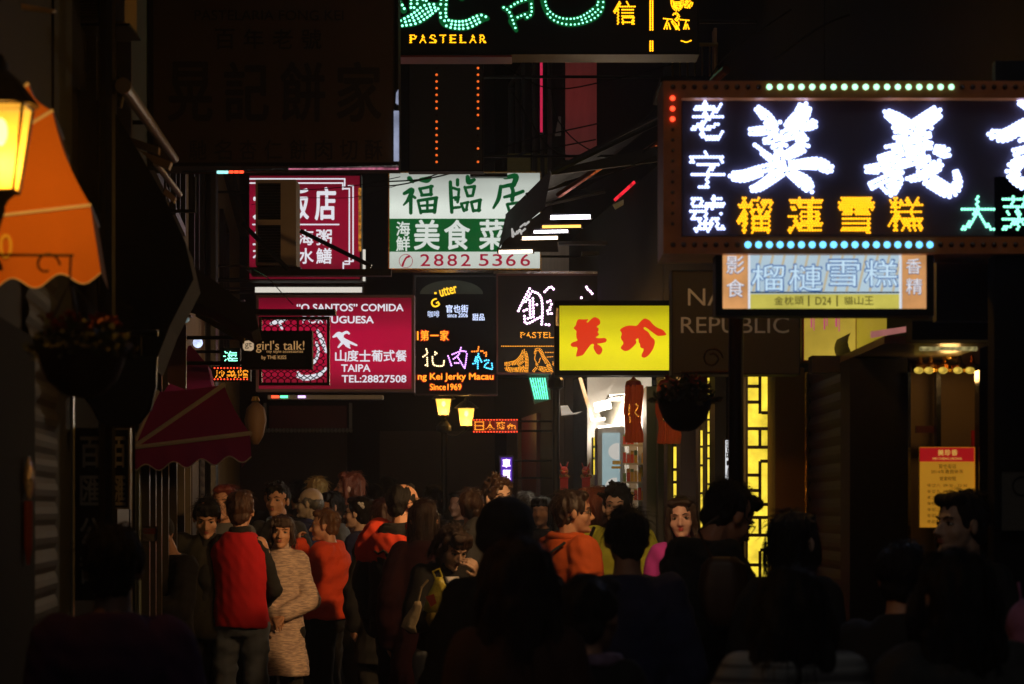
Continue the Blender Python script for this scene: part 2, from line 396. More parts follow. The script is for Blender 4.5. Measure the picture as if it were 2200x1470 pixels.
for y in (12.25, 12.95, 13.55, 14.3, 15.2): on_wall(L3, cu, y, y + .22, .9, 2.2, .014, .022)
L3.part('window_poster', cu, mat('pale_green_poster', (.3, .36, .28), .4, var=.4, vs=5), shopfr)
window(L3, 13.2, 14.6, 3.3, 4.6, bars=2); window(L3, 15.2, 16.4, 3.3, 4.6, bars=1)
L3.part('string_course', on_wall(L3, MB(), 12.02, 17, 2.95, 3.08, 0, .07), W_GREY)
L4 = house('shop_house', 'tan rendered house with dark windows behind the air conditioner', -1, 17.02, 30, 10, W_TAN)
for y in (17.6, 20.2, 23.4): window(L4, y, y + 1.7, 3.0, 4.3, bars=1)
for y in (18.0, 21.2, 25): window(L4, y, y + 1.7, 5.5, 6.9, bars=1)
L4.part('shutter', slats(L4, 19, 22, 0, 2.3, .01), SHUT); L4.part('door', on_wall(L4, MB(), 17.5, 18.5, 0, 2.2, 0, .03), WOODD)
L4.part('string_course', on_wall(L4, MB(), 17.02, 30, 4.75, 4.9, 0, .08), W_GREY)
L4.part('drain_pipe', MB().bar((XL(19.3)+.09, 19.3, 0), (XL(19.3)+.09, 19.3, 9), .05), DARKM)

# ---- right row: every pier faces the camera, so each is a box at its own depth
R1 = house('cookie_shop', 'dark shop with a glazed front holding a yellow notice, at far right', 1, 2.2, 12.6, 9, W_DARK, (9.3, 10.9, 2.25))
bx = lambda x0, y0, x1, y1, Y, d: MB().pbox(x0, y0, x1, y1, Y, Y + d)
pz = lambda Y: HY + EYE * F / Y                      # the photo row where the ground is, at depth Y
R1.part('pillar', bx(2136, 380, 2330, pz(9.0), 9.0, .12), W_DARK)
R1.part('pillar', bx(1826, 770, 1950, pz(10.4), 10.4, .3), mat('black_granite', (.008, .008, .009), .6, var=.4, vs=30, spec=.12))
R1.part('pillar_trim', bx(1951, 800, 1957, pz(10.38), 10.38, .05), CHROME)
R1.part('window_post', bx(2104, 795, 2134, pz(9.9), 9.9, .1), CHROME)
sm = MB(); z = 0
while z < 2.25:
    for k in range(4):
        o0, o1 = .012 * math.sin(math.pi * k / 4), .012 * math.sin(math.pi * (k + 1) / 4); za, zb = z + k * .02, z + k * .02 + .02
        sm.add([(1.465 - o0, 12.55, za), (1.475 - o0, 11.15, za), (1.475 - o1, 11.15, zb), (1.465 - o1, 12.55, zb)], [(0, 1, 2, 3)])
    z += .08
R1.part('shutter', sm, mat('dark_shutter', (.022, .018, .009), .6, .0, spec=.25))
R1.part('shutter_rail', bx(1824, 945, 1829, pz(11.3), 11.3, .03), mat('brass_rail', (.5, .38, .1), .3, 1.))
shopin = MB().pbox(1957, 730, 2105, pz(10.6), 10.75, 10.8)
R1.part('shop_back_wall', shopin, mat('shop_wall', (.32, .2, .09), .6, var=.2, vs=3))
R1.part('counter', bx(1960, 1200, 2105, pz(10.3), 10.4, .2), WOODD)
R1.part('ceiling', bx(1900, 722, 2136, 738, 9.6, 1.3), mat('dark_ceiling', (.1, .08, .05), .3))
clear = mat('clear_glass', (.02, .02, .02), .03, var=0, bump=0); clear.node_tree.nodes['Principled BSDF'].inputs['Alpha'].default_value = .1
R1.part('glazing', MB().add([P(1960, 795, 10.2), P(2104, 795, 10.0), P(2104, 1250, 10.0), P(1960, 1250, 10.2)], [(0, 1, 2, 3)]), clear)
R1.part('inner_post', bx(2012, 800, 2022, 1250, 10.55, .06), DARKM)
R1.part('red_panel', bx(1968, 915, 2008, 930, 10.6, .02), REDP)
R1.part('red_panel', bx(2088, 925, 2102, 975, 10.5, .02), mat('red_card', (.6, .02, .03), .5))
R1.part('fascia', bx(1745, 764, 1960, 800, 11.0, .15), DARKM)
R1.part('fascia', bx(1960, 690, 2300, 730, 9.4, .15), W_DARK)
R1.part('wall_panel', bx(2012, 548, 2165, 690, 9.3, .08), W_GREY)
R1.part('wall_panel', bx(2172, 540, 2330, 692, 9.25, .08), mat('dark_pink_panel', (.1, .02, .05), .5))
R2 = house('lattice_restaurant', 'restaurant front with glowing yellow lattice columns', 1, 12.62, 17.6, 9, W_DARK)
R2.part('pillar', bx(1666, 790, 1728, pz(12.75), 12.75, .6), W_OCHRE)
R2.part('pillar_edge', bx(1729, 800, 1737, pz(12.7), 12.7, .05), BRASS)
R2.part('pillar', bx(1738, 800, 1790, pz(12.6), 12.6, .4), BLK)
R2.part('pillar', bx(1585, 780, 1665, pz(13.2), 13.2, .25), WOODD)
R2.part('pillar', bx(1536, 780, 1560, pz(14.6), 14.6, .4), BLK)
R2.part('pillar', bx(1505, 780, 1537, pz(15.2), 15.2, .4), WOODD)
R2.part('pillar', bx(1462, 790, 1496, pz(16.2), 16.2, .4), WOODD)
R2.part('pillar', bx(1434, 790, 1463, pz(16.8), 16.8, .4), WOODD)
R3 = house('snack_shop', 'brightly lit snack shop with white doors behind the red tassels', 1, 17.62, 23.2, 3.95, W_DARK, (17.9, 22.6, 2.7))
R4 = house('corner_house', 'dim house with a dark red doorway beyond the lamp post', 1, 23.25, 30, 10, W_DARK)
for y in (24.2, 26.6): window(R4, y, y + 1.4, 4.6, 6.2, bars=1)
R4.part('door', on_wall(R4, MB(), 25.2, 26.6, 0, 2.5, 0, .04), REDP); R4.part('door', on_wall(R4, MB(), 27.0, 28.2, 0, 2.4, 0, .04), WOODD)
R4.part('pilaster', bx(1215, 90, 1282, 340, 23.12, .12), W_PINK)
for (a, b, y0, y1) in ((1166, 1180, 120, 420), (1128, 1150, 120, 330)): R4.part('pilaster', bx(a, y0, b, y1, 26, .3), W_DARK)
R4.part('balcony', MB().pbox(1090, 330, 1140, 372, 26, 27), mat('olive_paint', (.2, .17, .03), .6))
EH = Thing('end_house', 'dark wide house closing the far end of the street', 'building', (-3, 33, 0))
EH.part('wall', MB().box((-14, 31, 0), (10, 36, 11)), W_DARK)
for x in (-4.6, -2.9, -1.2, .5):
    wnd = EH.part('window', MB().box((x, 30.94, 3.2), (x + 1.1, 31, 4.9)), WOODD)
    EH.part('pane', MB().box((x + .1, 30.925, 3.3), (x + 1.0, 30.94, 4.8)), GLASS, wnd)
EH.part('shutter', MB().box((-3.9, 30.95, 0), (-2.0, 31, 2.5)), SHUT); EH.part('shutter', MB().box((-1.6, 30.95, 0), (.1, 31, 2.5)), SHUT)
EH.part('fascia', MB().pbox(578, 872, 745, 920, 30.9, 30.96), mat('old_red_board', (.12, .012, .012), .6))
sc_ = MB()
for k in range(24): sc_.ell(P(570 + k * 8, 925, 30.86), (.024, .02, .03), 6, 4)
sc_.pbox(566, 866, 572, 922, 30.88, 30.95); sc_.pbox(750, 866, 756, 922, 30.88, 30.95)
EH.part('fascia_trim', sc_, mat('old_white', (.3, .3, .27), .7))
# ---- snack shop front
R3.part('pier', bx(1389, 830, 1413, pz(17.7), 17.7, .5), mat('grey_pier', (.25, .26, .27), .5))
R3.part('pier', bx(1414, 830, 1440, pz(17.4), 17.4, .4), mat('dark_pier', (.1, .105, .1), .5))
white_int = mat('white_laminate', (.75, .75, .74), .4)
R3.part('back_wall', bx(1262, 800, 1400, pz(21), 21.5, .1), white_int)
R3.part('door', bx(1352, 930, 1369, pz(19.4), 19.4, .06), white_int)
R3.part('door', bx(1371, 930, 1390, pz(19.2), 19.2, .06), white_int)
R3.part('soffit', MB().add([P(1268, 850, 22.4), P(1300, 910, 21.0), P(1420, 925, 18.6), P(1400, 846, 19.5)], [(0, 1, 2, 3)]), mat('cream_soffit', (.65, .6, .5), .5))
fl = R3.part('drinks_fridge', MB().pbox(1284, 918, 1342, pz(20), 20.2, 20.9), mat('fridge_frame', (.3, .32, .33), .4))
R3.part('fridge_poster', MB().pbox(1294, 930, 1332, 1180, 20.18, 20.2), emis('fridge_light', (.55, .78, .82), .42, .15), fl)
bw = MB()
for cx_, cy_, r_ in ((1327, 970, 20), (1322, 1046, 22)):
    bw.prism([P(cx_ + r_ * math.cos(a), cy_ + r_ * .9 * math.sin(a), 20.165) for a in np.linspace(0, 2*math.pi, 18, endpoint=False) if cx_ + r_ * math.cos(a) < 1333][::-1], (0, .01, 0))
R3.part('bowl_picture', bw, emis('bowl_light', (.85, .82, .75), .55), fl)
bl = MB(); bl.pbox(1316, 990, 1334, 998, 20.16, 20.17); bl.pbox(1314, 1002, 1334, 1007, 20.16, 20.17)
R3.part('price_strip', bl, mat('yellow_card', (.8, .6, .1), .5), fl)
shelf = Thing('display_shelf', 'white shelf of small bright snack packets inside the snack shop doorway', 'shelf', P(1352, 1100, 18.95))
sb_ = MB(); rs_ = random.Random(4)
for y in (955, 995, 1035, 1075): sb_.pbox(1338, y, 1386, y + 3, 18.9, 19.05)
shelf.part('board', sb_, white_int)
for cI, cc_ in enumerate(((.75, .1, .06), (.8, .55, .08), (.2, .4, .15), (.75, .7, .6))):
    pk = MB()
    for y in (955, 995, 1035, 1075):
        for k in range(6):
            if rs_.random() < .45: xx = 1339 + k * 8; pk.pbox(xx, y - rs_.uniform(16, 28), xx + 6.5, y - .3, 18.92 + cI * .012, 18.99 + cI * .012)
    shelf.part('packets', pk, mat('packet_%d' % cI, cc_, .4))
R3.part('red_banner', bx(1385, 930, 1391, 985, 19.1, .02), mat('red_card', (.6, .02, .03), .5))
stp = []
for k in range(22):
    r_ = 14 if k % 2 else 9; a = math.pi * 2 * k / 22; stp.append(P(1384 + r_ * math.cos(a), 1012 + r_ * 1.1 * math.sin(a), 19.0))
R3.part('star_sticker', MB().prism(stp[::-1], (0, .01, 0)), mat('yellow_sticker', (.85, .72, .05), .5))
# ================================================================ shop signs
LW = emis('led_white', (.46, .56, 1.0), 4.6); LY = emis('led_amber', (1, .42, .006), 2.8); LG = emis('led_green', (.12, 1, .45), 2.2)
LGC = emis('led_green_core', (.25, 1, .62), 3.0); LR = emis('led_red', (1, .06, .02), 3.0); LB = emis('led_blue', (.12, .5, 1), 2.6)
LP = emis('led_pink', (1, .62, .95), 5.0); LO = emis('led_orange', (1, .22, .02), 2.4); LPU = emis('led_purple', (.25, .06, 1), 5.0)
PANEL = mat('black_led_panel', (.006, .0055, .007), .55, var=.2, bump=.1, spec=.2); PANELN = mat('navy_led_panel', (.09, .08, .14), .5, var=.2, bump=.1)
RUSTY = mat('rust_brown_rim', (.6, .2, .05), .45, .2, var=.5, vs=14)
WV = mat('white_vinyl', (.75, .75, .75), .5)
WLIT = emis('white_lettering', (.88, .88, .95), .86)

# ---- the great LED sign, near right (its right end runs out of the picture)
Y = 9.0
t = sign('led_shop_sign', 'large black sign in a rusty bulb studded rim with big white LED characters', (1465, 212, 2222, 508), Y, .28, PANELN, RUSTY, 0, back=False)
m = MB()                                            # the wide rusty rim with its bulbs
for q in ((1425, 174, 2256, 211), (1425, 509, 2256, 545), (1425, 211, 1464, 509), (2223, 211, 2256, 509)): m.pbox(*q, Y - .06, Y + .28)
rim = t.part('bulb_rim', m, RUSTY)
lit, off, blue, red = MB(), MB(), MB(), MB()
for k in range(36):
    x = 1446 + k * 23.0
    if 1640 < x < 2050: put_leds(lit, [(x, 187)], Y - .062, 6.5, 8, .8)
    else: put_leds(off, [(x, 187)], Y - .062, 6, 8, .8)
    if 1600 < x < 2012: put_leds(blue, [(x, 526)], Y - .062, 7.5, 8, .8)
    else: put_leds(off, [(x, 526)], Y - .062, 6, 8, .8)
for k in range(13):
    y = 211 + k * 22.5
    if k < 3: put_leds(red, [(1445, y)], Y - .062, 5.5, 8, .8)
    else: put_leds(off, [(1445, y)], Y - .062, 4, 8, .8)
t.part('bulbs', lit, emis('bulb_mint', (.4, 1, .6), 2.2), rim); t.part('bulbs', blue, LB, rim); t.part('bulbs', red, LR, rim)
t.part('dead_bulbs', off, mat('dead_bulb', (.05, .02, .01), .2), rim)
MO = [[(430,210,45),(560,340,75),(640,480,75),(640,620,50)], [(330,530,50),(470,520,60),(600,510,50)], [(740,400,25),(660,450,60)],
      [(1080,190,95),(1020,330,110),(900,450,100),(760,600,40)], [(1000,430,90),(1150,430,80),(1240,430,45)], [(530,660,40),(700,640,55),(850,590,60),(1000,550,60)],
      [(1000,580,70),(1060,700,90),(980,780,80),(820,860,60)], [(640,745,25),(740,720,35),(830,720,25)], [(720,740,50),(730,1000,90)],
      [(385,725,35),(520,830,40),(650,930,50)], [(100,1140,65),(250,1140,80),(500,1060,75),(750,1010,70),(1000,980,65),(1250,970,85),(1400,1030,75),(1450,1040,50)],
      [(740,1080,80),(600,1190,70),(450,1290,60),(350,1320,42)], [(820,1060,40),(950,1140,75),(1080,1230,95),(1150,1320,65)]]
YI = [[(410,270,60),(540,350,85),(700,440,80)], [(1060,250,90),(950,330,100),(800,430,100),(700,500,80)], [(480,470,35),(650,520,60),(980,440,40)],
      [(500,600,35),(700,600,70),(960,550,40)], [(760,430,120),(740,700,120),(700,830,50)], [(390,720,32),(560,700,45),(800,680,70),(980,690,50)],
      [(300,855,38),(450,830,60),(600,790,40)], [(130,1000,50),(300,990,70),(500,950,70),(750,900,50),(950,860,40)],
      [(190,1220,55),(350,1140,50),(560,1060,60)], [(540,1000,80),(530,1150,80),(470,1300,60)], [(320,1180,45),(440,1290,60)],
      [(620,1150,30),(850,1090,55),(1050,960,80),(1100,900,35)], [(830,640,70),(840,850,60),(900,1080,90),(1050,1200,95),(1230,1290,90),(1330,1180,60),(1300,1020,35)],
      [(1040,740,60),(1160,780,80),(1190,850,40)], [(960,870,45),(870,900,60)]]
JI = [[(2160,110,60),(2260,180,60)], [(1780,545,65),(1950,560,85),(2200,420,80),(2270,390,60)], [(2140,600,45),(2260,570,40)], [(2070,780,50),(2260,720,40)],
      [(2200,860,70),(2050,1000,90),(2090,1120,80),(2200,1210,70)]]
m = MB()
put_leds(m, led_points_strokes(MO, (1560, 200), 6.39, 7.4), Y, 4.7); put_leds(m, led_points_strokes(YI, (1840, 200), 6.11, 7.4), Y, 4.7)
put_leds(m, led_points_strokes(JI, (1840, 200), 6.11, 7.4), Y, 4.7)
t.part('lettering', m, LW)
m = MB()
for c, y0, y1 in (('老', 217, 300), ('字', 325, 405), ('號', 420, 499)): led_row(m, c, (1482, y0, 1556, y1), Y, 6.2, 3.1, .008)
t.part('lettering', m, LW)
m = MB()
for c, x in (('榴', 1583), ('蓮', 1693), ('雪', 1801), ('糕', 1908)): led_row(m, c, (x, 424, x + 76, 500), Y, 5.7, 2.5, .012)
t.part('lettering', m, LY)
m = MB()
for c, x in (('大', 2062), ('菜', 2150)): led_row(m, c, (x, 421, x + 76, 498), Y, 6.2, 2.9, .008)
t.part('lettering', m, LGC)
t.part('bracket', MB().box((P(2150, 174, Y).x, Y + .1, P(0, 170, Y).z), (P(2150, 174, Y).x + .3, Y + .16, P(0, 120, Y).z)), DARKM)

# ---- LED screen slung under it
t = sign('ice_cream_sign', 'backlit blue and yellow durian ice cream lightbox slung under the big LED sign', (1552, 543, 1990, 664), Y, .12, emis('pale_blue_light', (.55, .72, .84), .8, .1), BLK, 15, back=False)
[t.part('side_band', MB().pbox(a, 543, b_, 664, Y - .002, Y), emis('peach_light', (.8, .38, .14), .75, .2, 14)) for a, b_ in ((1552, 1607), (1938, 1990))]
t.part('caption_band', MB().pbox(1612, 632, 1932, 664, Y - .002, Y), emis('straw_light', (.62, .55, .1), .85, .15, 9))
[t.part('divider', MB().pbox(a, 543, a + 4, 664, Y - .003, Y), WLIT) for a in (1608, 1932)]
t.part('rule', MB().pbox(1612, 627, 1932, 630, Y - .003, Y), BLK)
m = MB()
for k in range(13):
    x = 1622 + k * 25; m.add([P(x + 12, 546, Y - .0015), P(x + 17, 546, Y - .0015), P(x - 1, 626, Y - .0015), P(x - 6, 626, Y - .0015)], [(0, 1, 2, 3)])
t.part('stripes', m, emis('sand_light', (.72, .62, .42), .7))
m = MB()
for c, x, y0 in (('榴', 1612, 566), ('槤', 1692, 566), ('雪', 1774, 556), ('糕', 1855, 556)): put_text(m, c, (x, y0, x + 76, y0 + 62), Y - .003, .035)
bo = t.part('lettering', m, emis('deep_blue_light', (.05, .16, .45), .8))
m = MB()
for c, x, y0 in (('榴', 1612, 566), ('槤', 1692, 566), ('雪', 1774, 556), ('糕', 1855, 556)): put_text(m, c, (x + 3, y0 + 3, x + 73, y0 + 59), Y - .006, -.004)
t.part('lettering', m, emis('sky_light', (.6, .8, .95), .95))
m = MB()
for c, x, y0, s in (('香', 1946, 556, 34), ('精', 1946, 598, 36), ('影', 1560, 550, 40), ('食', 1560, 600, 40)): put_text(m, c, (x, y0, x + s, y0 + s), Y - .003, .03)
t.part('lettering', m, emis('navy_light', (.12, .16, .3), .8))
m = MB()
for c, x, y0, s in (('香', 1947, 556, 32), ('精', 1947, 598, 34), ('影', 1561, 550, 38), ('食', 1561, 600, 38)): put_text(m, c, (x, y0, x + s, y0 + s), Y - .005, .0)
t.part('lettering', m, WLIT)
m = MB(); put_row(m, '金枕頭', 1662, 1728, 637, 655, Y - .004, .01); put_text(m, '|', (1736, 635, 1739, 658), Y - .004); put_text(m, 'D24', (1752, 638, 1786, 655), Y - .004, .01)
put_text(m, '|', (1797, 635, 1800, 658), Y - .004); put_row(m, '貓山王', 1812, 1878, 637, 655, Y - .004, .01)
t.part('lettering', m, emis('olive_ink', (.1, .08, .01), .5))

# ---- dark hanging board behind it
t = sign('cosmetics_shop_sign', 'unlit black hanging sign with thin grey capital letters beside the yellow sign', (1446, 584, 1716, 802), 11.6, .2, mat('matt_black_face', (.004, .004, .004), .6), BLK, 3)
m = MB(); put_text(m, 'NATURE', (1478, 620, 1700, 657), t.Y - .004, .0); put_text(m, 'REPUBLIC', (1463, 681, 1695, 716), t.Y - .004, .0)
t.part('lettering', m, emis('glowing_grey_letters', (.05, .055, .05), .28, base=(.2, .2, .2)))  # letters glow faintly in place of light falling on them

# ---- yellow sign with two red brush characters
t = sign('jerky_shop_sign', 'bright yellow lightbox with two bold red brush characters', (1202, 657, 1441, 796), 16.0, .22, emis('yellow_acrylic', (.78, .68, .004), 1.0, .08, 2.2, tubes=((0, .92), (1, .5), (.35, 1.1), (.72, .82))), BLK, 11)
MEI = [(440,345),(540,352),(640,345),(585,400),(620,410),(660,360),(740,300),(835,350),(848,430),(765,490),(815,505),(812,560),(788,575),(825,620),(800,650),(750,680),(820,695),(930,685),(965,720),(945,765),(860,785),(770,790),(850,835),(888,900),(860,970),(820,998),(770,970),(715,870),(735,800),(680,795),(600,900),(530,1000),(480,1015),(410,1030),(400,1010),(440,850),(340,855),(300,820),(320,775),(440,735),(410,690),(405,610),(415,560),(350,510),(400,460),(410,400)]
ZHEN = [(1190,540),(1290,475),(1400,458),(1505,475),(1580,380),(1650,325),(1745,370),(1790,430),(1870,500),(1985,540),(2045,620),(2030,640),(1900,655),(1860,635),(1760,560),(1650,480),(1625,515),(1650,540),(1720,580),(1760,660),(1830,720),(1838,780),(1800,900),(1720,1010),(1640,1055),(1580,1020),(1645,885),(1570,865),(1565,790),(1540,770),(1540,685),(1480,720),(1508,770),(1440,850),(1360,915),(1290,930),(1225,890),(1215,855),(1275,780),(1210,690),(1240,600)]
m = MB()
for pl in (MEI, ZHEN):
    pl = [p for p in pl]; n = len(pl); q = []
    for i in range(n):                              # round the corners a little
        a, b, c = pl[i-1], pl[i], pl[(i+1) % n]
        q += [((a[0]*.22+b[0]*.78), (a[1]*.22+b[1]*.78)), ((c[0]*.22+b[0]*.78), (c[1]*.22+b[1]*.78))]
    m.prism([P(1190 + x / 8.46, 645 + y / 8.46, t.Y - .004) for x, y in q][::-1], (0, .003, 0))
t.part('lettering', m, emis('red_lettering', (.75, .02, .003), .9))
m = MB().pbox(1194, 662, 1200, 700, t.Y - .014, t.Y); t.part('edge_trim', m, CHROME)

# ---- pink LED pastry sign behind the yellow one
Y = 21.0
t = sign('pastry_shop_sign', 'black LED sign with pink white character and amber cake pictures behind the yellow sign', (1070, 592, 1436, 800), Y, .22, PANEL, mat('maroon_casing', (.05, .008, .01), .5), 3)
m = MB()
FONG = [[(408,160,14),(340,290,18),(282,410,18)], [(440,190,14),(510,220,16),(545,290,14),(552,430,14),(545,560,20)], [(415,220,16),(395,260,14),(345,330,18)], [(410,260,14),(415,450,18)], [(445,270,14),(452,440,16)], [(345,410,16),(490,340,14)], [(350,470,16),(360,545,18),(410,545,16),(480,505,16),(550,470,14)], [(560,560,18),(640,570,16)], [(580,195,16),(640,140,18),(680,165,14)], [(610,310,16),(655,290,16)], [(610,410,18),(625,450,16),(640,370,18)], [(655,300,14),(655,440,14)], [(390,495,16),(470,470,12)]]
put_leds(m, led_points_strokes(FONG, (1060, 590), 5.25, 6.4), Y, 2.7, 6)
put_leds(m, [(1260,617),(1263,622),(1268,626),(1272,631),(1249,640)], Y, 2.7); put_leds(m, [(1291,633),(1297,630),(1303,625),(1310,622),(1315,627),(1308,631),(1302,634)], Y, 2.7)
t.part('lettering', m, LP)
m = MB()
for i, c in enumerate('PASTELARIA'): led_row(m, c, (1118 + i * 12.3, 714, 1128 + i * 12.3, 726), Y, 2.5, 1.15, .03)
put_leds(m, [(1078 + k * 3.7, 744) for k in range(60)], Y, 1.2)
put_leds(m, [(1377, 620), (1382, 618), (1388, 617), (1377, 615)], Y, 1.3)
pic = [[(1085,782,4),(1100,781,5),(1112,776,5),(1122,764,5),(1125,752,3)], [(1125,752,3),(1130,762,4),(1132,780,4),(1131,800,4)], [(1088,792,5),(1104,796,6),(1120,794,7),(1128,790,6)], [(1112,782,6),(1124,774,5)]]
pic2 = [[(1150,752,3),(1160,752,4),(1168,768,4),(1178,784,5),(1184,800,5)], [(1150,756,3),(1148,772,2),(1154,786,3),(1146,798,3)], [(1156,790,4),(1168,794,6),(1180,798,6)], [(1172,758,2),(1200,758,2)], [(1176,768,2),(1205,766,2)], [(1160,770,2),(1156,782,2)], [(1190,780,5),(1200,790,5)]]
for pp in (pic, pic2): put_leds(m, led_points_strokes(pp, (0, 0), 1, 3.1), Y, 1.15)
t.part('lettering', m, emis('led_amber_dim', (1, .36, .02), 1.8))
t.part('top_rail', MB().pbox(1060, 583, 1440, 588, Y - .03, Y + .2), CHROME)

# ---- green LED sign at the top
Y = 14.2
t = sign('pastry_shop_sign', 'tall black sign with large green LED characters at the top of the picture', (780, -420, 1496, 112), Y, .25, PANEL, BLK, 6)
HU = [[(40,20,25),(85,110,30)], [(60,240,45),(200,190,70),(330,105,75),(430,70,40)], [(190,-160,45),(190,80,50)], [(300,-80,45),(255,110,60)], [(500,-100,45),(490,170,45),(550,245,50),(720,255,55),(870,190,50),(940,190,25)], [(680,-30,40),(740,-140,40)], [(60,-160,45),(900,-220,55)],
      [(300,-820,45),(300,-420,40)], [(300,-820,45),(760,-860,45),(740,-460,45)], [(320,-640,35),(720,-660,35)], [(310,-430,40),(730,-470,40)], [(500,-380,40),(500,-200,40)], [(330,-360,35),(400,-270,35)], [(700,-380,35),(620,-280,35)]]
KEI = [[(1110,80,25),(1170,130,25),(1230,290,25)], [(1150,95,22),(1260,25,25),(1400,-20,25)], [(1390,0,25),(1395,140,25),(1340,190,20)], [(1180,215,22),(1290,165,25),(1390,130,20)], [(1195,220,35),(1240,315,18)], [(1120,-120,28),(1400,-180,28)], [(1150,-260,28),(1380,-320,28)], [(1060,-420,32),(1460,-500,32)], [(1230,-640,40),(1300,-560,40)],
       [(1510,-60,35),(1540,80,30),(1620,180,40),(1750,225,45),(1900,212,50),(2040,140,60),(2105,50,45),(2090,-80,35)], [(1510,-60,35),(1520,-320,35)], [(1520,-330,40),(1960,-400,45)], [(1960,-400,45),(1980,-720,45)], [(1500,-660,40),(1980,-730,45)]]
m = MB(); put_leds(m, led_points_strokes(HU, (850, 0), 4.783, 8.6), Y, 3.0, 6, 1.6); put_leds(m, led_points_strokes(KEI, (850, 0), 4.783, 8.6), Y, 3.0, 6, 1.6)
t.part('lettering', m, LGC)
m = MB(); put_strokes(m, [[(x, y, w_ * 1.12) for x, y, w_ in s] for s in HU], (850, 0), 4.783, Y - .001); put_strokes(m, [[(x, y, w_ * 1.12) for x, y, w_ in s] for s in KEI], (850, 0), 4.783, Y - .0055)
t.part('letter_glow', m, emis('green_glow', (.0, .22, .045), .35))  # green glow of the LEDs on the board, put in as emissive strokes
m = MB()
for i, c in enumerate('PASTELAR'): led_row(m, c, (880 + i * 21.5, 75, 895 + i * 21.5, 94), Y, 3.0, 1.45, .03)
led_row(m, '信', (1318, 3, 1366, 52), Y, 3.9, 1.9, .03); led_row(m, '手', (1318, -66, 1366, -14), Y, 3.9, 1.9, .03)
put_leds(m, [(x, y) for x in (1397, 1402) for y in list(range(-300, 66, 4)) + list(range(89, 110, 4))], Y, 2.0)
JAR = [[(1443,-6,3),(1446,12,4),(1455,20,5),(1464,12,4),(1466,-4,3)], [(1450,8,5),(1460,8,5)], [(1472,8,5),(1484,-4,3)], [(1472,12,5),(1482,14,4),(1487,4,3)], [(1446,32,2),(1452,29,3),(1458,36,3),(1452,44,4)], [(1426,40,2),(1444,42,2)], [(1458,42,2),(1480,44,2)], [(1444,46,3),(1452,56,4),(1456,64,4)], [(1458,48,2),(1459,64,2)], [(1434,44,2),(1427,62,2)], [(1434,44,2),(1440,62,2)], [(1474,46,2),(1469,62,2)], [(1474,46,2),(1480,62,2)], [(1433,44,2),(1433,62,1.5)], [(1474,48,2),(1474,62,1.5)]]
put_leds(m, led_points_strokes(JAR, (0, 0), 1, 3.3), Y, 1.75); put_leds(m, led_points_strokes([[(1464,88,2),(1474,92,2.5),(1486,88,2.5)]], (0, 0), 1, 3.3), Y, 1.6)
t.part('lettering', m, LY)
m = MB(); put_leds(m, [(855, y) for y in range(-60, 70, 9)], Y, 2.4); t.part('edge_lights', m, LG)
t.part('bottom_rail', MB().pbox(856, 119, 1100, 123, Y - .02, Y + .2), mat('red_lacquer', (.25, .03, .02), .35))

# ---- big unlit brown sign, top left
Y = 12.0
t = sign('pastry_shop_sign', 'huge unlit brown sign with darker brush characters and a steel lower edge', (330, -330, 848, 350), Y, .25, mat('brown_face', (.05, .028, .01), .6), BLK, 8)
m = MB(); put_row(m, '百年老號', 452, 700, 62, 106, Y - .004, .02, .3); put_row(m, '晃記餅家', 348, 832, 132, 262, Y - .004, .03, .2); put_row(m, '馳名杏仁餅肉切酥', 398, 830, 300, 344, Y - .004, .015, .3)
put_text(m, 'PASTELARIA FONG KEI', (418, 22, 738, 44), Y - .004, .01)
t.part('lettering', m, mat('black_lettering', (.006, .004, .003), .6))
t.part('lower_edge', MB().bar(P(392, 371, Y - .02), P(856, 358, Y - .02), .008, 8), CHROME)
m = MB(); m.pbox(466, 367, 490, 373, Y - .036, Y - .03); t.part('edge_lights', m, emis('led_cyan', (.35, .9, .85), 1.6))
m = MB(); [m.pbox(x, 367, x + 9, 372, Y - .036, Y - .03) for x in (492, 503, 514)]; t.part('edge_lights', m, LR)
m = MB(); m.pbox(620, 362, 856, 364.5, Y - .036, Y - .033); t.part('edge_lights', m, emis('pink_edge_glow', (.9, .25, .4), .55, .6, 60))  # neon reflection on the steel edge, put in as a glowing strip
m = MB().pbox(846, 238, 857, 346, Y - .02, Y - .012); m.add([P(851, 200, Y - .02), P(856, 192, Y - .02), P(856, 226, Y - .02), P(850, 222, Y - .02)], [(0, 1, 2, 3)])
t.part('side_panel', m, emis('blue_white_side', (.5, .56, .8), .5, .3, 12))

# ---- two columns of orange bulbs on a dark board
Y = 18.0
t = sign('bulb_board', 'dark narrow board with two upright rows of small orange bulbs', (880, 128, 1036, 366), Y, .15, mat('dark_board', (.012, .011, .01), .6), BLK, 3)
m = MB(); d = MB()
for x, dead in ((938, (1, 8)), (1027, (9, 11, 12, 14))):
    for k in range(16): put_leds(d if k in dead else m, [(x, 132 + k * 14.4)], Y, 2.8, 8, 1)
t.part('bulbs', m, emis('bulb_orange', (1, .16, .02), .95)); t.part('dead_bulbs', d, mat('dead_bulb', (.05, .02, .01), .2))

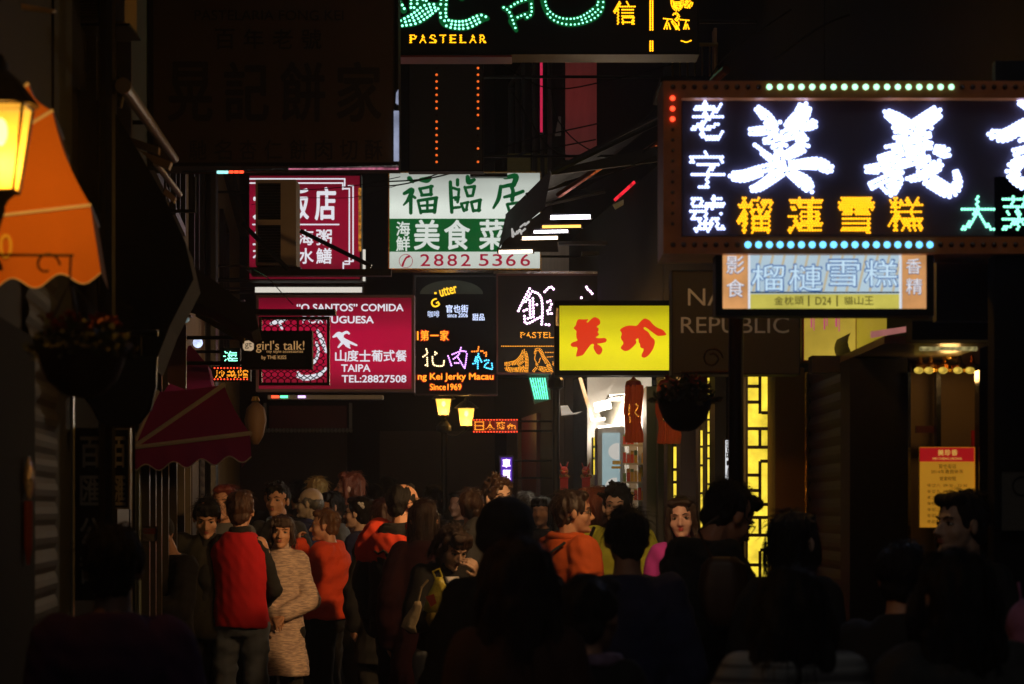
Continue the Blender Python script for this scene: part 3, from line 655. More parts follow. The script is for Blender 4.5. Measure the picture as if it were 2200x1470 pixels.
# ---- white and green restaurant sign
Y = 22.0
wl = emis('white_acrylic', (.72, .78, .7), .85, .12, 1.6, tubes=((0, .8), (1, .55), (.25, .95), (.62, 1.15), (.85, .78)))
t = sign('restaurant_sign', 'white and green lightbox with green characters and red telephone number', (837, 372, 1160, 577), Y, .25, wl, BRASS, 3)
t.part('green_band', MB().pbox(837, 470, 1160, 541, Y - .003, Y), emis('green_acrylic', (.0, .1, .02), .8, .1))
FU = [[(320,120,35),(370,170,20)], [(250,330,25),(360,280,35),(300,420,25),(240,490,12)], [(340,350,28),(340,600,25)], [(360,360,20),(400,390,20)], [(480,140,30),(560,140,45),(600,120,35)], [(460,260,20),(500,350,22)], [(470,265,22),(640,230,22)], [(620,230,25),(620,350,22)], [(490,355,22),(630,340,22)], [(440,430,20),(480,600,22)], [(440,430,22),(700,390,25)], [(690,400,28),(670,590,26)], [(480,580,25),(660,570,28)], [(570,420,20),(570,580,20)], [(490,500,18),(660,490,20)]]
LIN = [[(890,170,25),(900,400,28),(910,590,25)], [(990,140,25),(990,210,25)], [(920,250,20),(1010,280,22)], [(1010,270,20),(1000,380,20)], [(920,390,18),(1010,380,20)], [(960,380,18),(960,420,18)], [(1000,400,22),(990,450,20)], [(920,530,22),(1020,520,20)], [(1130,100,30),(1150,170,40),(1220,140,25)], [(1090,240,20),(1130,360,22)], [(1090,250,20),(1230,230,22)], [(1225,240,24),(1200,360,20)], [(1130,365,22),(1200,360,20)], [(1040,470,20),(1080,570,22)], [(1050,470,18),(1140,450,20)], [(1130,450,20),(1110,560,20)], [(1080,565,20),(1120,555,20)], [(1180,450,20),(1210,575,22)], [(1180,450,22),(1310,420,24)], [(1300,430,26),(1285,570,24)], [(1210,570,20),(1300,560,22)]]
GUI = [[(1650,110,25),(1800,90,40),(1770,210,35)], [(1590,240,25),(1780,200,30)], [(1590,230,25),(1560,400,30),(1490,530,18)], [(1740,230,28),(1760,300,28),(1750,420,30)], [(1640,380,20),(1760,350,28),(1900,300,25)], [(1680,480,22),(1720,600,22)], [(1680,480,22),(1850,455,22)], [(1850,460,22),(1840,600,22)], [(1720,600,22),(1840,600,22)]]
m = MB(); put_strokes(m, FU, (830, 365), 6.47, Y - .004); put_strokes(m, LIN, (830, 365), 6.47, Y - .004); put_strokes(m, GUI, (830, 365), 6.47, Y - .004)
t.part('lettering', m, emis('green_lettering', (.0, .085, .02), .8))
m = MB()
for c, x in (('美', 889), ('食', 954), ('菜', 1029), ('館', 1092)): put_text(m, c, (x, 472, x + 56, 537), Y - .006, .035)
put_text(m, '海', (851, 476, 881, 507), Y - .006, .03); put_text(m, '鮮', (851, 508, 881, 540), Y - .006, .03)
t.part('lettering', m, emis('white_on_green', (.76, .82, .76), .85))
m = MB()
for c, x in (('2', 903), ('8', 932), ('8', 961), ('2', 990), ('5', 1029), ('3', 1058), ('6', 1087), ('6', 1118)): put_text(m, c, (x, 546, x + 21, 572), Y - .004, .02)
for a in range(24):
    a0, a1 = R(a * 15), R(a * 15 + 15.2); m.add([P(872 + r_ * math.cos(q), 561 + r_ * math.sin(q), Y - .004) for r_, q in ((15, a0), (15, a1), (13.8, a1), (13.8, a0))], [(0, 1, 2, 3)])
put_strokes(m, [[(865, 570, 2.6), (868, 562, 2), (873, 554, 2), (879, 551, 2.6)]], (0, 0), 1, Y - .005)
t.part('lettering', m, emis('crimson_lettering', (.42, .0, .035), .75))

# ---- dark red restaurant sign with a key pattern border
Y = 20.6
dr = emis('crimson_acrylic', (.25, .002, .022), .8, .12, 2, tubes=((0, .55), (1, .6), (.3, 1.1), (.7, 1.1)))
t = sign('restaurant_sign', 'dark red lightbox with white brush characters and key pattern border behind the air conditioner', (536, 378, 773, 600), Y, .22, dr, BLK, 3)
m = MB()
L_ = lambda *r: m.pbox(*r, Y - .004, Y - .001)
L_(536, 383, 742, 386); L_(536, 392, 735, 395); L_(739, 386, 742, 402); L_(735, 392, 738, 408); L_(738, 404, 752, 407); L_(747, 398, 760, 401); L_(757, 401, 760, 560); L_(749, 407, 752, 566); L_(740, 560, 760, 563); L_(736, 566, 752, 569); L_(736, 563, 739, 580); L_(560, 587, 740, 590); L_(638, 481, 729, 484); L_(542, 481, 556, 484)
put_text(m, '飯', (612, 402, 664, 472), Y - .005, .035); put_text(m, '店', (676, 402, 722, 474), Y - .005, .035)
put_text(m, '大', (543, 402, 600, 472), Y - .005, .035)
for c, x, y in (('粥', 679, 493), ('鱔', 679, 533), ('海', 640, 493), ('水', 640, 533), ('生', 543, 493), ('有', 543, 533), ('猛', 592, 493), ('鮮', 592, 533)): put_text(m, c, (x, y, x + 34, y + 34), Y - .005, .03)
t.part('lettering', m, WLIT)
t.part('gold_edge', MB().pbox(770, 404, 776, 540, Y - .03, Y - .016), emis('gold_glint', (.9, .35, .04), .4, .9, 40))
t = sign('light_box', 'plain white backlit panel edge showing below the dark red sign', (545, 598, 784, 604), Y + .5, .1, emis('cream_light', (.85, .8, .7), .8), BLK, 2)
t.part('upright_panel', MB().pbox(776, 536, 785, 604, Y + .48, Y + .5), emis('cream_light', (1, 1, 1), 1))
sign('light_box', 'long white light strip above the red Portuguese restaurant sign', (548, 617, 778, 629), 20.9, .1, emis('cream_light', (1, 1, 1), 1), BLK, 3)

# ---- red Portuguese restaurant sign
Y = 20.0
t = sign('restaurant_sign', 'wide crimson lightbox with white Portuguese and Chinese lettering and a bird', (556, 640, 884, 836), Y, .22, emis('red_acrylic', (.42, .0015, .035), .85, .12, 1.4, tubes=((0, .45), (1, .35), (.28, 1.1), (.6, 1.15), (.8, .75))), mat('mauve_casing', (.18, .12, .16), .4), 6)
m = MB()
put_text(m, '“O SANTOS” COMIDA', (637, 653, 867, 669), Y - .004, .035); put_text(m, 'PORTUGUESA', (650, 679, 803, 695), Y - .004, .035)
put_row(m, '山度士葡式餐', 719, 875, 752, 777, Y - .004, .03, .06); put_text(m, 'TAIPA', (733, 783, 796, 799), Y - .004, .035); put_text(m, 'TEL:28827508', (734, 806, 873, 822), Y - .004, .035)
bird = [[(716,724,2),(728,718,5),(736,722,3)], [(732,720,3),(744,714,3),(750,717,2)], [(726,722,3),(738,732,6),(748,742,4)], [(738,730,4),(752,736,3),(766,742,2)], [(734,738,3),(727,746,2)], [(744,742,3),(752,748,1.5)]]
put_strokes(m, bird, (0, 0), 1, Y - .004)
fish = [[(582,696,3),(604,688,6),(618,684,3)], [(600,694,3),(606,706,2.5)], [(682,710,3),(692,732,5),(700,756,3)], [(680,736,3),(684,756,3),(676,776,4),(662,784,3)], [(640,808,4),(660,812,6),(684,806,5),(700,792,3)], [(640,800,2.5),(652,816,2.5)]]
put_strokes(m, fish, (0, 0), 1, Y - .006)
t.part('lettering', m, emis('white_lettering', (1, 1, 1), 1))
t.part('lamp_strip', MB().pbox(575, 849, 822, 858, Y - .06, Y + .1), ALU)
for x, e in ((583, LR), (602, LG), (640, emis('lilac_lamp', (.8, .5, 1), 2))): t.part('edge_lights', MB().pbox(x, 850, x + 16, 855, Y - .075, Y - .061), e)

# ---- mixed neon board to its right
Y = 23.0
t = sign('jerky_shop_sign', 'tall dark board with multicoloured LED characters and red English lettering', (893, 595, 1066, 846), Y, .22, PANEL, mat('plum_casing', (.02, .01, .018), .4), 3)
m = MB(); put_row(m, '第一家', 902, 965, 710, 732, Y - .004, .015, .15); put_text(m, '|', (896, 712, 899, 731), Y - .004); put_text(m, 'ng Kei Jerky Macau', (898, 802, 1060, 820), Y - .004, .02); put_text(m, 'Since1969', (924, 825, 991, 838), Y - .004, .02)
t.part('lettering', m, emis('neon_amber', (1, .33, .02), 1.9))
m2 = MB(); put_row(m2, '第一家', 900, 967, 708, 734, Y - .0025, .07, .06); put_text(m2, 'ng Kei Jerky Macau', (896, 800, 1062, 822), Y - .0025, .06); put_text(m2, 'Since1969', (922, 823, 993, 840), Y - .0025, .07)
t.part('letter_glow', m2, emis('neon_red_tube', (1, .01, .01), .5))
sc5 = 5.653; og = (885, 590)
K1 = [[(175,905,14),(185,960,14),(125,1005,14)], [(180,960,14),(180,1110,18)], [(165,1100,14),(205,1060,14)], [(290,950,22),(270,975,14)], [(250,1000,14),(260,1100,16),(370,1115,16),(390,1050,12)]]
RU = [[(440,990,10),(480,1105,12)], [(490,970,14),(600,930,14),(670,940,14)], [(595,890,14),(570,970,14),(500,1030,14)], [(670,940,12),(655,1060,14),(640,1140,14)], [(560,1010,14),(640,1140,10)], [(520,1075,14),(575,1075,12)]]
SO1 = [[(810,880,14),(800,940,14)], [(730,935,14),(860,930,12)], [(890,950,22),(900,990,14)]]
SO2 = [[(800,960,18),(770,1060,20),(740,1085,14)], [(800,1000,16),(800,1140,14)], [(815,1000,14),(850,1070,14)], [(860,1050,14),(930,1050,16),(880,1120,14),(970,1150,14)], [(970,1080,12),(980,1150,12)]]
for s_, mm in ((K1, emis('led_cream', (1, .75, .38), 3)), (RU, emis('led_violet', (.7, .3, 1), 3.2)), (SO1, LO), (SO2, emis('led_azure', (.08, .6, 1), 2.6))):
    m = MB(); put_leds(m, led_points_strokes(s_, og, sc5, 4.2), Y, 1.8); t.part('lettering', m, mm)
m = MB(); put_text(m, '咖啡', (919, 668, 944, 682), Y - .004, .0); put_text(m, '官也街', (958, 655, 1006, 672), Y - .004, .015); put_text(m, 'since 2006', (961, 673, 1005, 682), Y - .004, .015); put_text(m, '甜品', (1015, 674, 1041, 689), Y - .004, .015)
t.part('lettering', m, emis('ice_white_light', (.6, .7, 1), 1.5))
m = MB(); put_text(m, 'G', (926, 642, 943, 661), Y - .004, .04, 0, -30); put_text(m, 'utter', (944, 616, 982, 634), Y - .004, .035, 0, -14); m.pbox(933, 628, 938, 632, Y - .004, Y - .002)
t.part('lettering', m, emis('neon_yellow', (1, .55, .02), 1.6))
m = MB()
a = [P(970 + 68 * math.cos(R(q)), 632 - 30 * math.sin(R(q)), Y - .0015) for q in range(0, 181, 12)]; m.prism(a[::-1] + [], (0, .001, 0))
t.part('arch_panel', m, mat('faded_green_panel', (.06, .07, .05), .5, var=.8, vs=6))
t.part('edge_rail', MB().bar(P(891, 700, Y - .05), P(891, 848, Y - .05), .008), CHROME)

# ---- small signs further back and at the sides
t = sign('accessories_shop_sign', 'small black hanging sign with gold English lettering in front of an iron grille', (522, 714, 668, 790), 13.0, .08, mat('black_gloss', (.008, .007, .006), .3), BLK, 3)
GOLDL = emis('gold_lettering', (.8, .45, .17), .42, base=(.5, .3, .1))
m = MB(); put_text(m, "girl's talk!", (550, 732, 654, 758), 12.996, .004); t.part('lettering', m, GOLDL)
m = MB(); put_text(m, 'my style accessories', (573, 752, 651, 760), 12.994, .0); put_text(m, 'by THE KISS', (562, 764, 615, 774), 12.996, .01); t.part('lettering', m, GOLDL)
m = MB(); m.prism([P(x, y, 12.996) for x, y in ((525, 733), (540, 731), (545, 736), (545, 750), (540, 754), (525, 753), (522, 748), (522, 738))][::-1], (0, .002, 0)); t.part('emblem', m, emis('cream_lettering', (.85, .6, .36), .55))
m = MB(); put_text(m, 'gt', (526, 736, 541, 750), 12.993, .0); t.part('emblem_letters', m, BLK)
t.part('hanger', MB().bar(P(560, 711, 13.02), P(560, 680, 13.02), .006).bar(P(640, 711, 13.02), P(640, 680, 13.02), .006), IRON)
# lozenge grille
t = Thing('iron_grille', 'dark iron lozenge grille hanging in front of the crimson sign', 'grille', P(632, 826, 14.0))
m = MB(); gx0, gy0, gx1, gy1 = 562, 686, 702, 822; stp_ = 14
for a, b in ((gx0, gx1),):
    for k in range(-14, 26):
        for sgn in (1, -1):
            pts = []
            for i in range(41):
                y = gy0 + (gy1 - gy0) * i / 40; x = gx0 + k * stp_ + sgn * (y - gy0)
                if gx0 <= x <= gx1: pts.append((x + 2.2 * math.sin((y - gy0) / stp_ * math.pi * 2) * sgn, y))
            if len(pts) > 2: m.tube([P(x, y, 14.0) for x, y in pts], .0026, 4)
t.part('lattice', m, IRON)
m = MB()
for q in ((556, 680, 708, 686), (556, 822, 708, 828), (556, 686, 562, 822), (702, 686, 708, 822)): m.pbox(*q, 13.99, 14.03)
t.part('frame', m, IRON)

def mini(name, label, rect, Y, body, matl, ground, pitch=None, r=None, extra=None, cat='LED sign', rows=1, casing=BLK):
    t = sign(name, label, rect, Y, .08, ground, casing, 2, cat)
    m = MB(); x0, y0, x1, y1 = rect
    if rows == 1: led_chars(m, body, x0 + 2, x1 - 2, y0 + 5, y1 - 5, Y, pitch, r, .0) if pitch else put_row(m, body, x0 + 2, x1 - 2, y0 + 4, y1 - 4, Y - .004, .01)
    t.part('lettering', m, matl); return t
t = mini('led_sign', 'red bordered small LED sign with amber characters beneath the green glowing one', (458, 789, 536, 817), 15.5, '炒菜館', emis('neon_amber', (1, .33, .02), 1.9), PANEL, 2.6, 1.2)
m = MB(); put_leds(m, [(461 + k * 7, y) for k in range(11) for y in (791, 815)], 15.5, 1.7); t.part('bulbs', m, LR)
t = mini('led_sign', 'small black LED sign with a single glowing green character', (476, 750, 514, 786), 15.6, '海', LGC, PANEL, 2.8, 1.4)
t = mini('led_sign', 'small red LED sign with amber characters right of the two lanterns', (1016, 901, 1112, 930), 24.0, '日木糠布', emis('neon_amber', (1, .33, .02), 1.9), emis('red_glow_panel', (.2, .0, .0), .6), 2.4, 1.1)
m = MB(); put_leds(m, [(1018 + k * 6.2, y) for k in range(16) for y in (902, 928)], 24.0, 1.5); t.part('bulbs', m, LR)
t = sign('neon_sign', 'small upright purple neon sign with two white characters', (1076, 983, 1100, 1034), 24.2, .08, emis('purple_panel', (.09, .01, .5), .9), mat('purple_casing', (.02, .005, .08), .5), 4, 'neon sign')
m = MB(); put_text(m, '車', (1079, 986, 1097, 1005), 24.196, .02); put_text(m, '厘', (1079, 1010, 1097, 1031), 24.196, .02); t.part('lettering', m, emis('violet_white', (.85, .7, 1), 3))
t = Thing('neon_sign', 'tilted green neon sign of upright tubes beside the dark lamp post', 'neon sign', P(1158, 862, 21.6))
t.part('back_board', MB().prism([P(*p, 21.66) for p in ((1134, 808), (1178, 806), (1184, 858), (1148, 868))][::-1], (0, .05, 0)), mat('dark_green_board', (.01, .06, .04), .5))
m = MB()
for k in range(7): m.bar(P(1139 + k * 5.2, 812, 21.62), P(1150 + k * 4.5, 858, 21.62), .0065, 6)
for k in range(6): m.bar(P(1140 + k * 5.2, 818 + (k % 3) * 12, 21.62), P(1147 + k * 5, 820 + (k % 3) * 12, 21.62), .0055, 6)
t.part('tubes', m, emis('neon_mint', (.15, 1, .6), 1.7))
# upright navy boards on the left
for r_, Y, lab in (((162, 922, 226, 1288), 9.1, 'wider navy upright signboard with pale characters beside the grey pillar'), ((236, 924, 276, 1090), 10.6, 'slimmer navy signboard in pale gold edging left of the burgundy awning')):
    t = sign('upright_sign', lab, r_, Y, .05, mat('navy_board', (.006, .007, .02), .5), mat('pale_edging', (.3, .27, .2), .4) if Y > 10 else BLK, 4 if Y > 10 else 2, 'signboard', back=False)
    m = MB(); wd_ = r_[2] - r_[0]; x0 = r_[0] + wd_ * .15; x1 = r_[2] - wd_ * .15
    put_text(m, '百', (x0, 938, x1, 1005), Y - .003, .03); put_text(m, '匯', (x0, 1022, x1, 1086), Y - .003, .03)
    if Y < 10: put_text(m, '公', (x0, 1112, x1, 1172), Y - .003, .03); put_text(m, '司', (x0, 1196, x1, 1262), Y - .003, .03)
    t.part('lettering', m, mat('pale_lettering', (.75, .7, .58), .6))
# white upright panel among the lattices
t = sign('upright_sign', 'narrow white backlit panel with black marks between the lattice columns', (1558, 946, 1573, 1032), 14.3, .06, emis('cool_white_light', (.85, .87, .9), .85), BLK, 2, 'signboard')
m = MB(); put_text(m, '品', (1560, 962, 1571, 984), 14.296, .03)
for k in range(5): m.pbox(1560, 948 + k * 3, 1571, 949.4 + k * 3, 14.295, 14.298)
for k in range(5): m.add([P(1560 + k * 2.5, 1029, 14.296), P(1561.5 + k * 2.5, 1029, 14.296), P(1565 + k * 1.8, 1006, 14.296), P(1563.5 + k * 1.8, 1006, 14.296)], [(0, 1, 2, 3)])
m.pbox(1561, 990, 1570, 1000, 14.295, 14.298); t.part('lettering', m, BLK)
# the CLOSED notice
t = sign('door_notice', 'small white closed notice with red lettering on the glass door at left', (306, 1131, 338, 1163), 11.9, .01, mat('notice_card', (.4, .38, .35), .6), BLK, 0, 'notice', back=False)
m = MB(); put_text(m, 'CLOSED', (309, 1136, 336, 1147), 11.896, .02); t.part('lettering', m, mat('red_card', (.6, .02, .03), .5))
# yellow notice in the cookie shop window
Y = 9.95
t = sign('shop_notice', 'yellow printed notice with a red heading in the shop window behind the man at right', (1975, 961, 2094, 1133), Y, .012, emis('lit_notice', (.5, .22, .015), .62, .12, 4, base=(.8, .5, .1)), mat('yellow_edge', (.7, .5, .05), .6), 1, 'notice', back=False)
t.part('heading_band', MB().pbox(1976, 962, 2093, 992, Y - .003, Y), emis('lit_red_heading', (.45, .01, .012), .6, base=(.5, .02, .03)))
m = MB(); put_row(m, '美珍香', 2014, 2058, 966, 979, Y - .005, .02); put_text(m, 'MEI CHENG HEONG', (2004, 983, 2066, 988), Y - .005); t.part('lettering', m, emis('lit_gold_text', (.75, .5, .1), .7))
m = MB(); put_row(m, '官也街店', 2016, 2055, 997, 1007, Y - .003); put_text(m, '2014年農曆新年', (2000, 1009, 2070, 1018), Y - .003); put_row(m, '營業時間', 2018, 2054, 1024, 1033, Y - .003)
for k, s_ in enumerate(('年廿八  09:30 - 22:30', '年廿九  09:30 - 22:00', '年三十  09:30 - 18:00', '年初一  11:00 - 22:00', '年初二  10:00 - 22:30', '年初三  10:00 - 22:30', '年初四  09:30 - 22:30')): put_text(m, s_, (1992, 1039 + k * 13, 2078, 1047 + k * 13), Y - .003)
t.part('lettering', m, mat('brown_ink', (.12, .04, .01), .6))
t = sign('wall_notice', 'dim grey notice with a round seal on the dark pillar at the right edge', (2150, 1010, 2240, 1140), 8.95, .01, mat('grey_notice', (.05, .05, .045), .6), BLK, 0, 'notice', back=False)
m = MB()
for a in range(18): a0, a1 = R(a*20), R(a*20+20.5); m.add([P(2196 + r2 * math.cos(q), 1045 + r2 * math.sin(q), 8.946) for r2, q in ((22, a0), (22, a1), (18, a1), (18, a0))], [(0, 1, 2, 3)])
t.part('seal', m, BLK)
# street name plates on the far shop
t = sign('lit_fascia', 'white backlit fascia panel with small grey lettering on the far shop', (1206, 815, 1262, 858), 23.6, .1, emis('soft_white_light', (.75, .66, .58), .72, .1), mat('grey_frame', (.3, .28, .26), .5), 2)
m = MB(); put_text(m, 'RUA', (1229, 830, 1245, 839), 23.596, .01); t.part('lettering', m, mat('grey_ink', (.1, .1, .1), .6))
# yellow fascia of the cookie shop, the lamplight on it put in as glow
t = sign('lit_fascia', 'glossy yellow fascia under the ice cream lightbox, lamplight put in as glow', (1727, 683, 1838, 774), 11.6, .15, emis('yellow_fascia_glow', (.62, .43, .05), .62, .3, 4), mat('red_trim', (.3, .03, .04), .3), 2)
m = MB(); [m.pbox(x, 684, x + w_, 684 + h_, 11.59, 11.598) for x, w_, h_ in ((1742, 3, 20), (1748, 2, 26), (1770, 3, 24), (1776, 2, 16), (1795, 4, 18), (1802, 2, 28))]; t.part('red_streaks', m, emis('magenta_reflections', (.6, .08, .2), .7))  # pinkish reflections on the fascia, drawn as glowing bars
t.part('side_return', MB().add([P(1840, 683, 11.58), P(1905, 683, 10.9), P(1905, 755, 10.9), P(1840, 768, 11.58)], [(0, 1, 2, 3)]), emis('yellow_return_glow', (.5, .36, .02), .42, .2))
t.part('pink_edge_glow', MB().prism([P(1872, 712, 10.85), P(2000, 694, 10.3), P(2000, 704, 10.3), P(1872, 726, 10.85)][::-1], (0, .03, 0)), emis('salmon_edge_glow', (.7, .25, .22), .4, .3))
# ================================================================ lamps and the light they give
def point(parent, loc, watts, col=(1, .62, .25), r=.05):
    l = bpy.data.lights.new('lamp_light', 'POINT'); l.energy = watts; l.color = col; l.shadow_soft_size = r
    o = bpy.data.objects.new('lamp_light', l); o.parent = parent.o; o.location = Vector(loc) - parent.loc; COL.objects.link(o); return o
def glowing_glass(n, *a, **k):                      # frosted glass: glows, and lets the lamp inside light the street
    m = emis(n, *a, **k); t = m.node_tree; o = t.nodes['Material Output']; mx = t.nodes.new('ShaderNodeMixShader'); tr = t.nodes.new('ShaderNodeBsdfTransparent'); tr.inputs[0].default_value = (1, .8, .5, 1)
    mx.inputs[0].default_value = .45; t.links.new(t.nodes['Principled BSDF'].outputs[0], mx.inputs[1]); t.links.new(tr.outputs[0], mx.inputs[2]); t.links.new(mx.outputs[0], o.inputs[0]); return m
PANE = glowing_glass('lantern_pane', (1, .52, .05), 1.35, .3, 9, base=(.6, .4, .1)); BULB = emis('lantern_bulb', (1, .75, .3), 8)
PANE_FAR = glowing_glass('lantern_pane_far', (1, .6, .1), 1.7, .35, 14, base=(.6, .4, .1))
def lantern(t, c, hgt, wt, wb, pane, parent=None):  # a four sided tapering lantern; c is the centre of its top plate
    c = Vector(c); a = wt / 2; b = wb / 2; B = c - Vector((0, 0, hgt))
    top = [c + Vector(q) for q in ((-a, -a, 0), (a, -a, 0), (a, a, 0), (-a, a, 0))]; bot = [B + Vector(q) for q in ((-b, -b, 0), (b, -b, 0), (b, b, 0), (-b, b, 0))]
    fr = MB(); rr = wt * .035
    for i in range(4): fr.bar(top[i], bot[i], rr, 6); fr.bar(top[i], top[(i+1) % 4], rr, 6); fr.bar(bot[i], bot[(i+1) % 4], rr, 6)
    fr.lathe(c, [(a * 1.45, 0), (a * 1.3, hgt * .06), (a * .7, hgt * .3), (a * .25, hgt * .42), (a * .25, hgt * .5), (.004, hgt * .6)], 12)
    fr.lathe(B - Vector((0, 0, hgt * .2)), [(b * .2, 0), (b * .5, hgt * .1), (b * 1.2, hgt * .2)], 10)
    f = t.part('lantern_frame', fr, IRON, parent)
    p = MB()
    for i in range(4):
        k = lambda v: v * .965 + (c + B) / 2 * .035
        p.add([k(top[i]), k(bot[i]), k(bot[(i+1) % 4]), k(top[(i+1) % 4])], [(0, 1, 2, 3)])
    t.part('pane', p, pane, f)
    t.part('bulb', MB().ell(c - Vector((0, 0, hgt * .3)), (a * .25, a * .25, hgt * .16)), BULB, f, True)
    return f
def post(m, x, y, h, r):
    m.lathe((x, y, 0), [(r*2.6, 0), (r*2.6, .12), (r*2, .16), (r*1.8, .5), (r*1.4, .56), (r*1.15, .62), (r, .9), (r*.95, h*.6), (r*1.5, h*.605), (r*1.5, h*.62), (r*.9, h*.63), (r*.85, h-.12), (r*1.9, h-.1), (r*1.9, h-.05), (r*.8, h)], 14)
def scroll(m, c, r, ax, n=26, th=.006, turns=1.4, s=1):
    m.tube([c + ax * (s * r * (1 - .62*k/n) * math.cos(turns*2*math.pi*k/n)) + Vector((0, 0, 1)) * (r * (1 - .62*k/n) * math.sin(turns*2*math.pi*k/n)) for k in range(n)], th, 6)

# near left: the lantern, its post just outside the picture, and the bracket with the flower basket
Y = 6.1; lx = P(2, 0, Y).x
t = Thing('street_lamp', 'street lamp with a glowing amber lantern at the left edge beside the orange awning', 'street lamp', (lx - .16, Y, 0))
m = MB(); post(m, lx - .16, Y, 2.5, .035); t.part('post', m, IRON)
m = MB(); m.tube([(lx - .16, Y, 2.1), (lx - .1, Y, 2.16), (lx - .02, Y, 2.2), (lx, Y, 2.27)], .012, 8); scroll(m, Vector((lx - .05, Y, 2.12)), .05, Vector((1, 0, 0))); t.part('arm', m, IRON)
lantern(t, P(2, 228, Y), .205, .128, .072, PANE); point(t, P(2, 340, Y), 17, (1, .5, .1), .05)
m = MB(); a, b = P(-140, 547, Y), P(158, 549, Y); m.bar(a, b, .0035, 6); scroll(m, P(100, 570, Y), .032, Vector((1, 0, 0)), th=.003, turns=.85); m.bar(P(152, 549, Y), P(150, 604, Y), .003, 6); t.part('basket_bracket', m, IRON)
# right, behind the ice cream sign
Y = 9.7; rx = P(1581, 0, Y).x
t = Thing('street_lamp', 'dark street lamp post rising behind the ice cream lightbox, a flower basket on its arm', 'street lamp', (rx, Y, 0))
m = MB(); post(m, rx, Y, 2.55, .033); t.part('post', m, IRON)
lantern(t, (rx, Y, 2.95), .26, .2, .11, PANE); point(t, (rx, Y, 2.76), 42, (1, .6, .2), .06)
m = MB(); m.bar(P(1581, 800, Y), P(1462, 800, Y), .006, 6); scroll(m, P(1530, 770, Y), .04, Vector((1, 0, 0)), th=.004); t.part('basket_bracket', m, IRON)
# middle: dark post left of the snack shop
Y = 18.2; mx = P(1194, 0, Y).x
t = Thing('street_lamp', 'tall dark lamp post standing below the yellow sign, left of the snack shop', 'street lamp', (mx, Y, 0))
m = MB(); post(m, mx, Y, 2.52, .03); t.part('post', m, IRON); lantern(t, (mx + .27, Y + .25, 2.86), .24, .18, .1, PANE)
m = MB(); m.tube([(mx, Y, 2.5), (mx + .1, Y + .1, 2.56), (mx + .27, Y + .25, 2.6)], .012); t.part('arm', m, IRON)
point(t, (mx + .27, Y + .25, 2.68), 50, (1, .6, .24), .06)
# far pair on one post
Y = 26.0; fx = P(954, 0, Y).x
t = Thing('street_lamp', 'far street lamp with two glowing yellow lanterns under the red lettered board', 'street lamp', (fx, Y, 0))
m = MB(); post(m, fx, Y, P(0, 905, Y).z, .04); t.part('post', m, IRON)
m = MB(); m.tube([P(954, 912, Y), P(960, 905, Y), P(953, 898, Y)], .012); m.tube([P(956, 935, Y), P(980, 938, Y), P(1000, 926, Y), P(1002, 918, Y)], .012); t.part('arm', m, IRON)
for (x, y, h_, w1, w2) in ((953, 857, 36, 36, 22), (1002, 877, 39, 37, 26)):
    lantern(t, P(x, y, Y), h_ / F * Y, w1 / F * Y, w2 / F * Y, PANE_FAR); point(t, P(x, y + 26, Y), 14, (1, .62, .22), .05)

# two unseen spotlights added behind the hanging sign to light the crowd
for fp, aim, watts, spread, lab in ((Vector((.98, 13.1, 2.62)), Vector((-1.45, 17.0, 1.25)), 310, 46, 'added unseen spotlight behind the black hanging sign, lighting the group on the left'), (Vector((.9, 12.2, 2.5)), Vector((-.05, 13.7, 1.4)), 62, 125, 'second added unseen spotlight behind the black hanging sign, lighting the middle crowd')):
    t = Thing('fill_spot', lab, 'fill_spot', fp)
    m = MB().box(fp + Vector((-.07, -.02, -.05)), fp + Vector((.07, .05, .05))); m.bar(fp + Vector((0, .05, 0)), (XR(13.1), 13.1, 2.7), .012); t.part('housing', m, DARKM)
    d = (aim - fp).normalized(); c0 = fp + d * .09
    t.part('lens', MB().lathe(c0, [(.05, 0), (.05, .01)], 12, d.to_track_quat('Z', 'Y').to_matrix().to_4x4()), emis('fill_lens', (1, .7, .4), 3))
    l = bpy.data.lights.new('lamp_light', 'SPOT'); l.energy = watts; l.color = (1, .55, .22); l.spot_size = R(spread); l.spot_blend = .7; l.shadow_soft_size = .08
    o = bpy.data.objects.new('lamp_light', l); o.parent = t.o; o.location = c0 + d * .03 - t.loc; o.rotation_euler = d.to_track_quat('-Z', 'Y').to_euler(); COL.objects.link(o)

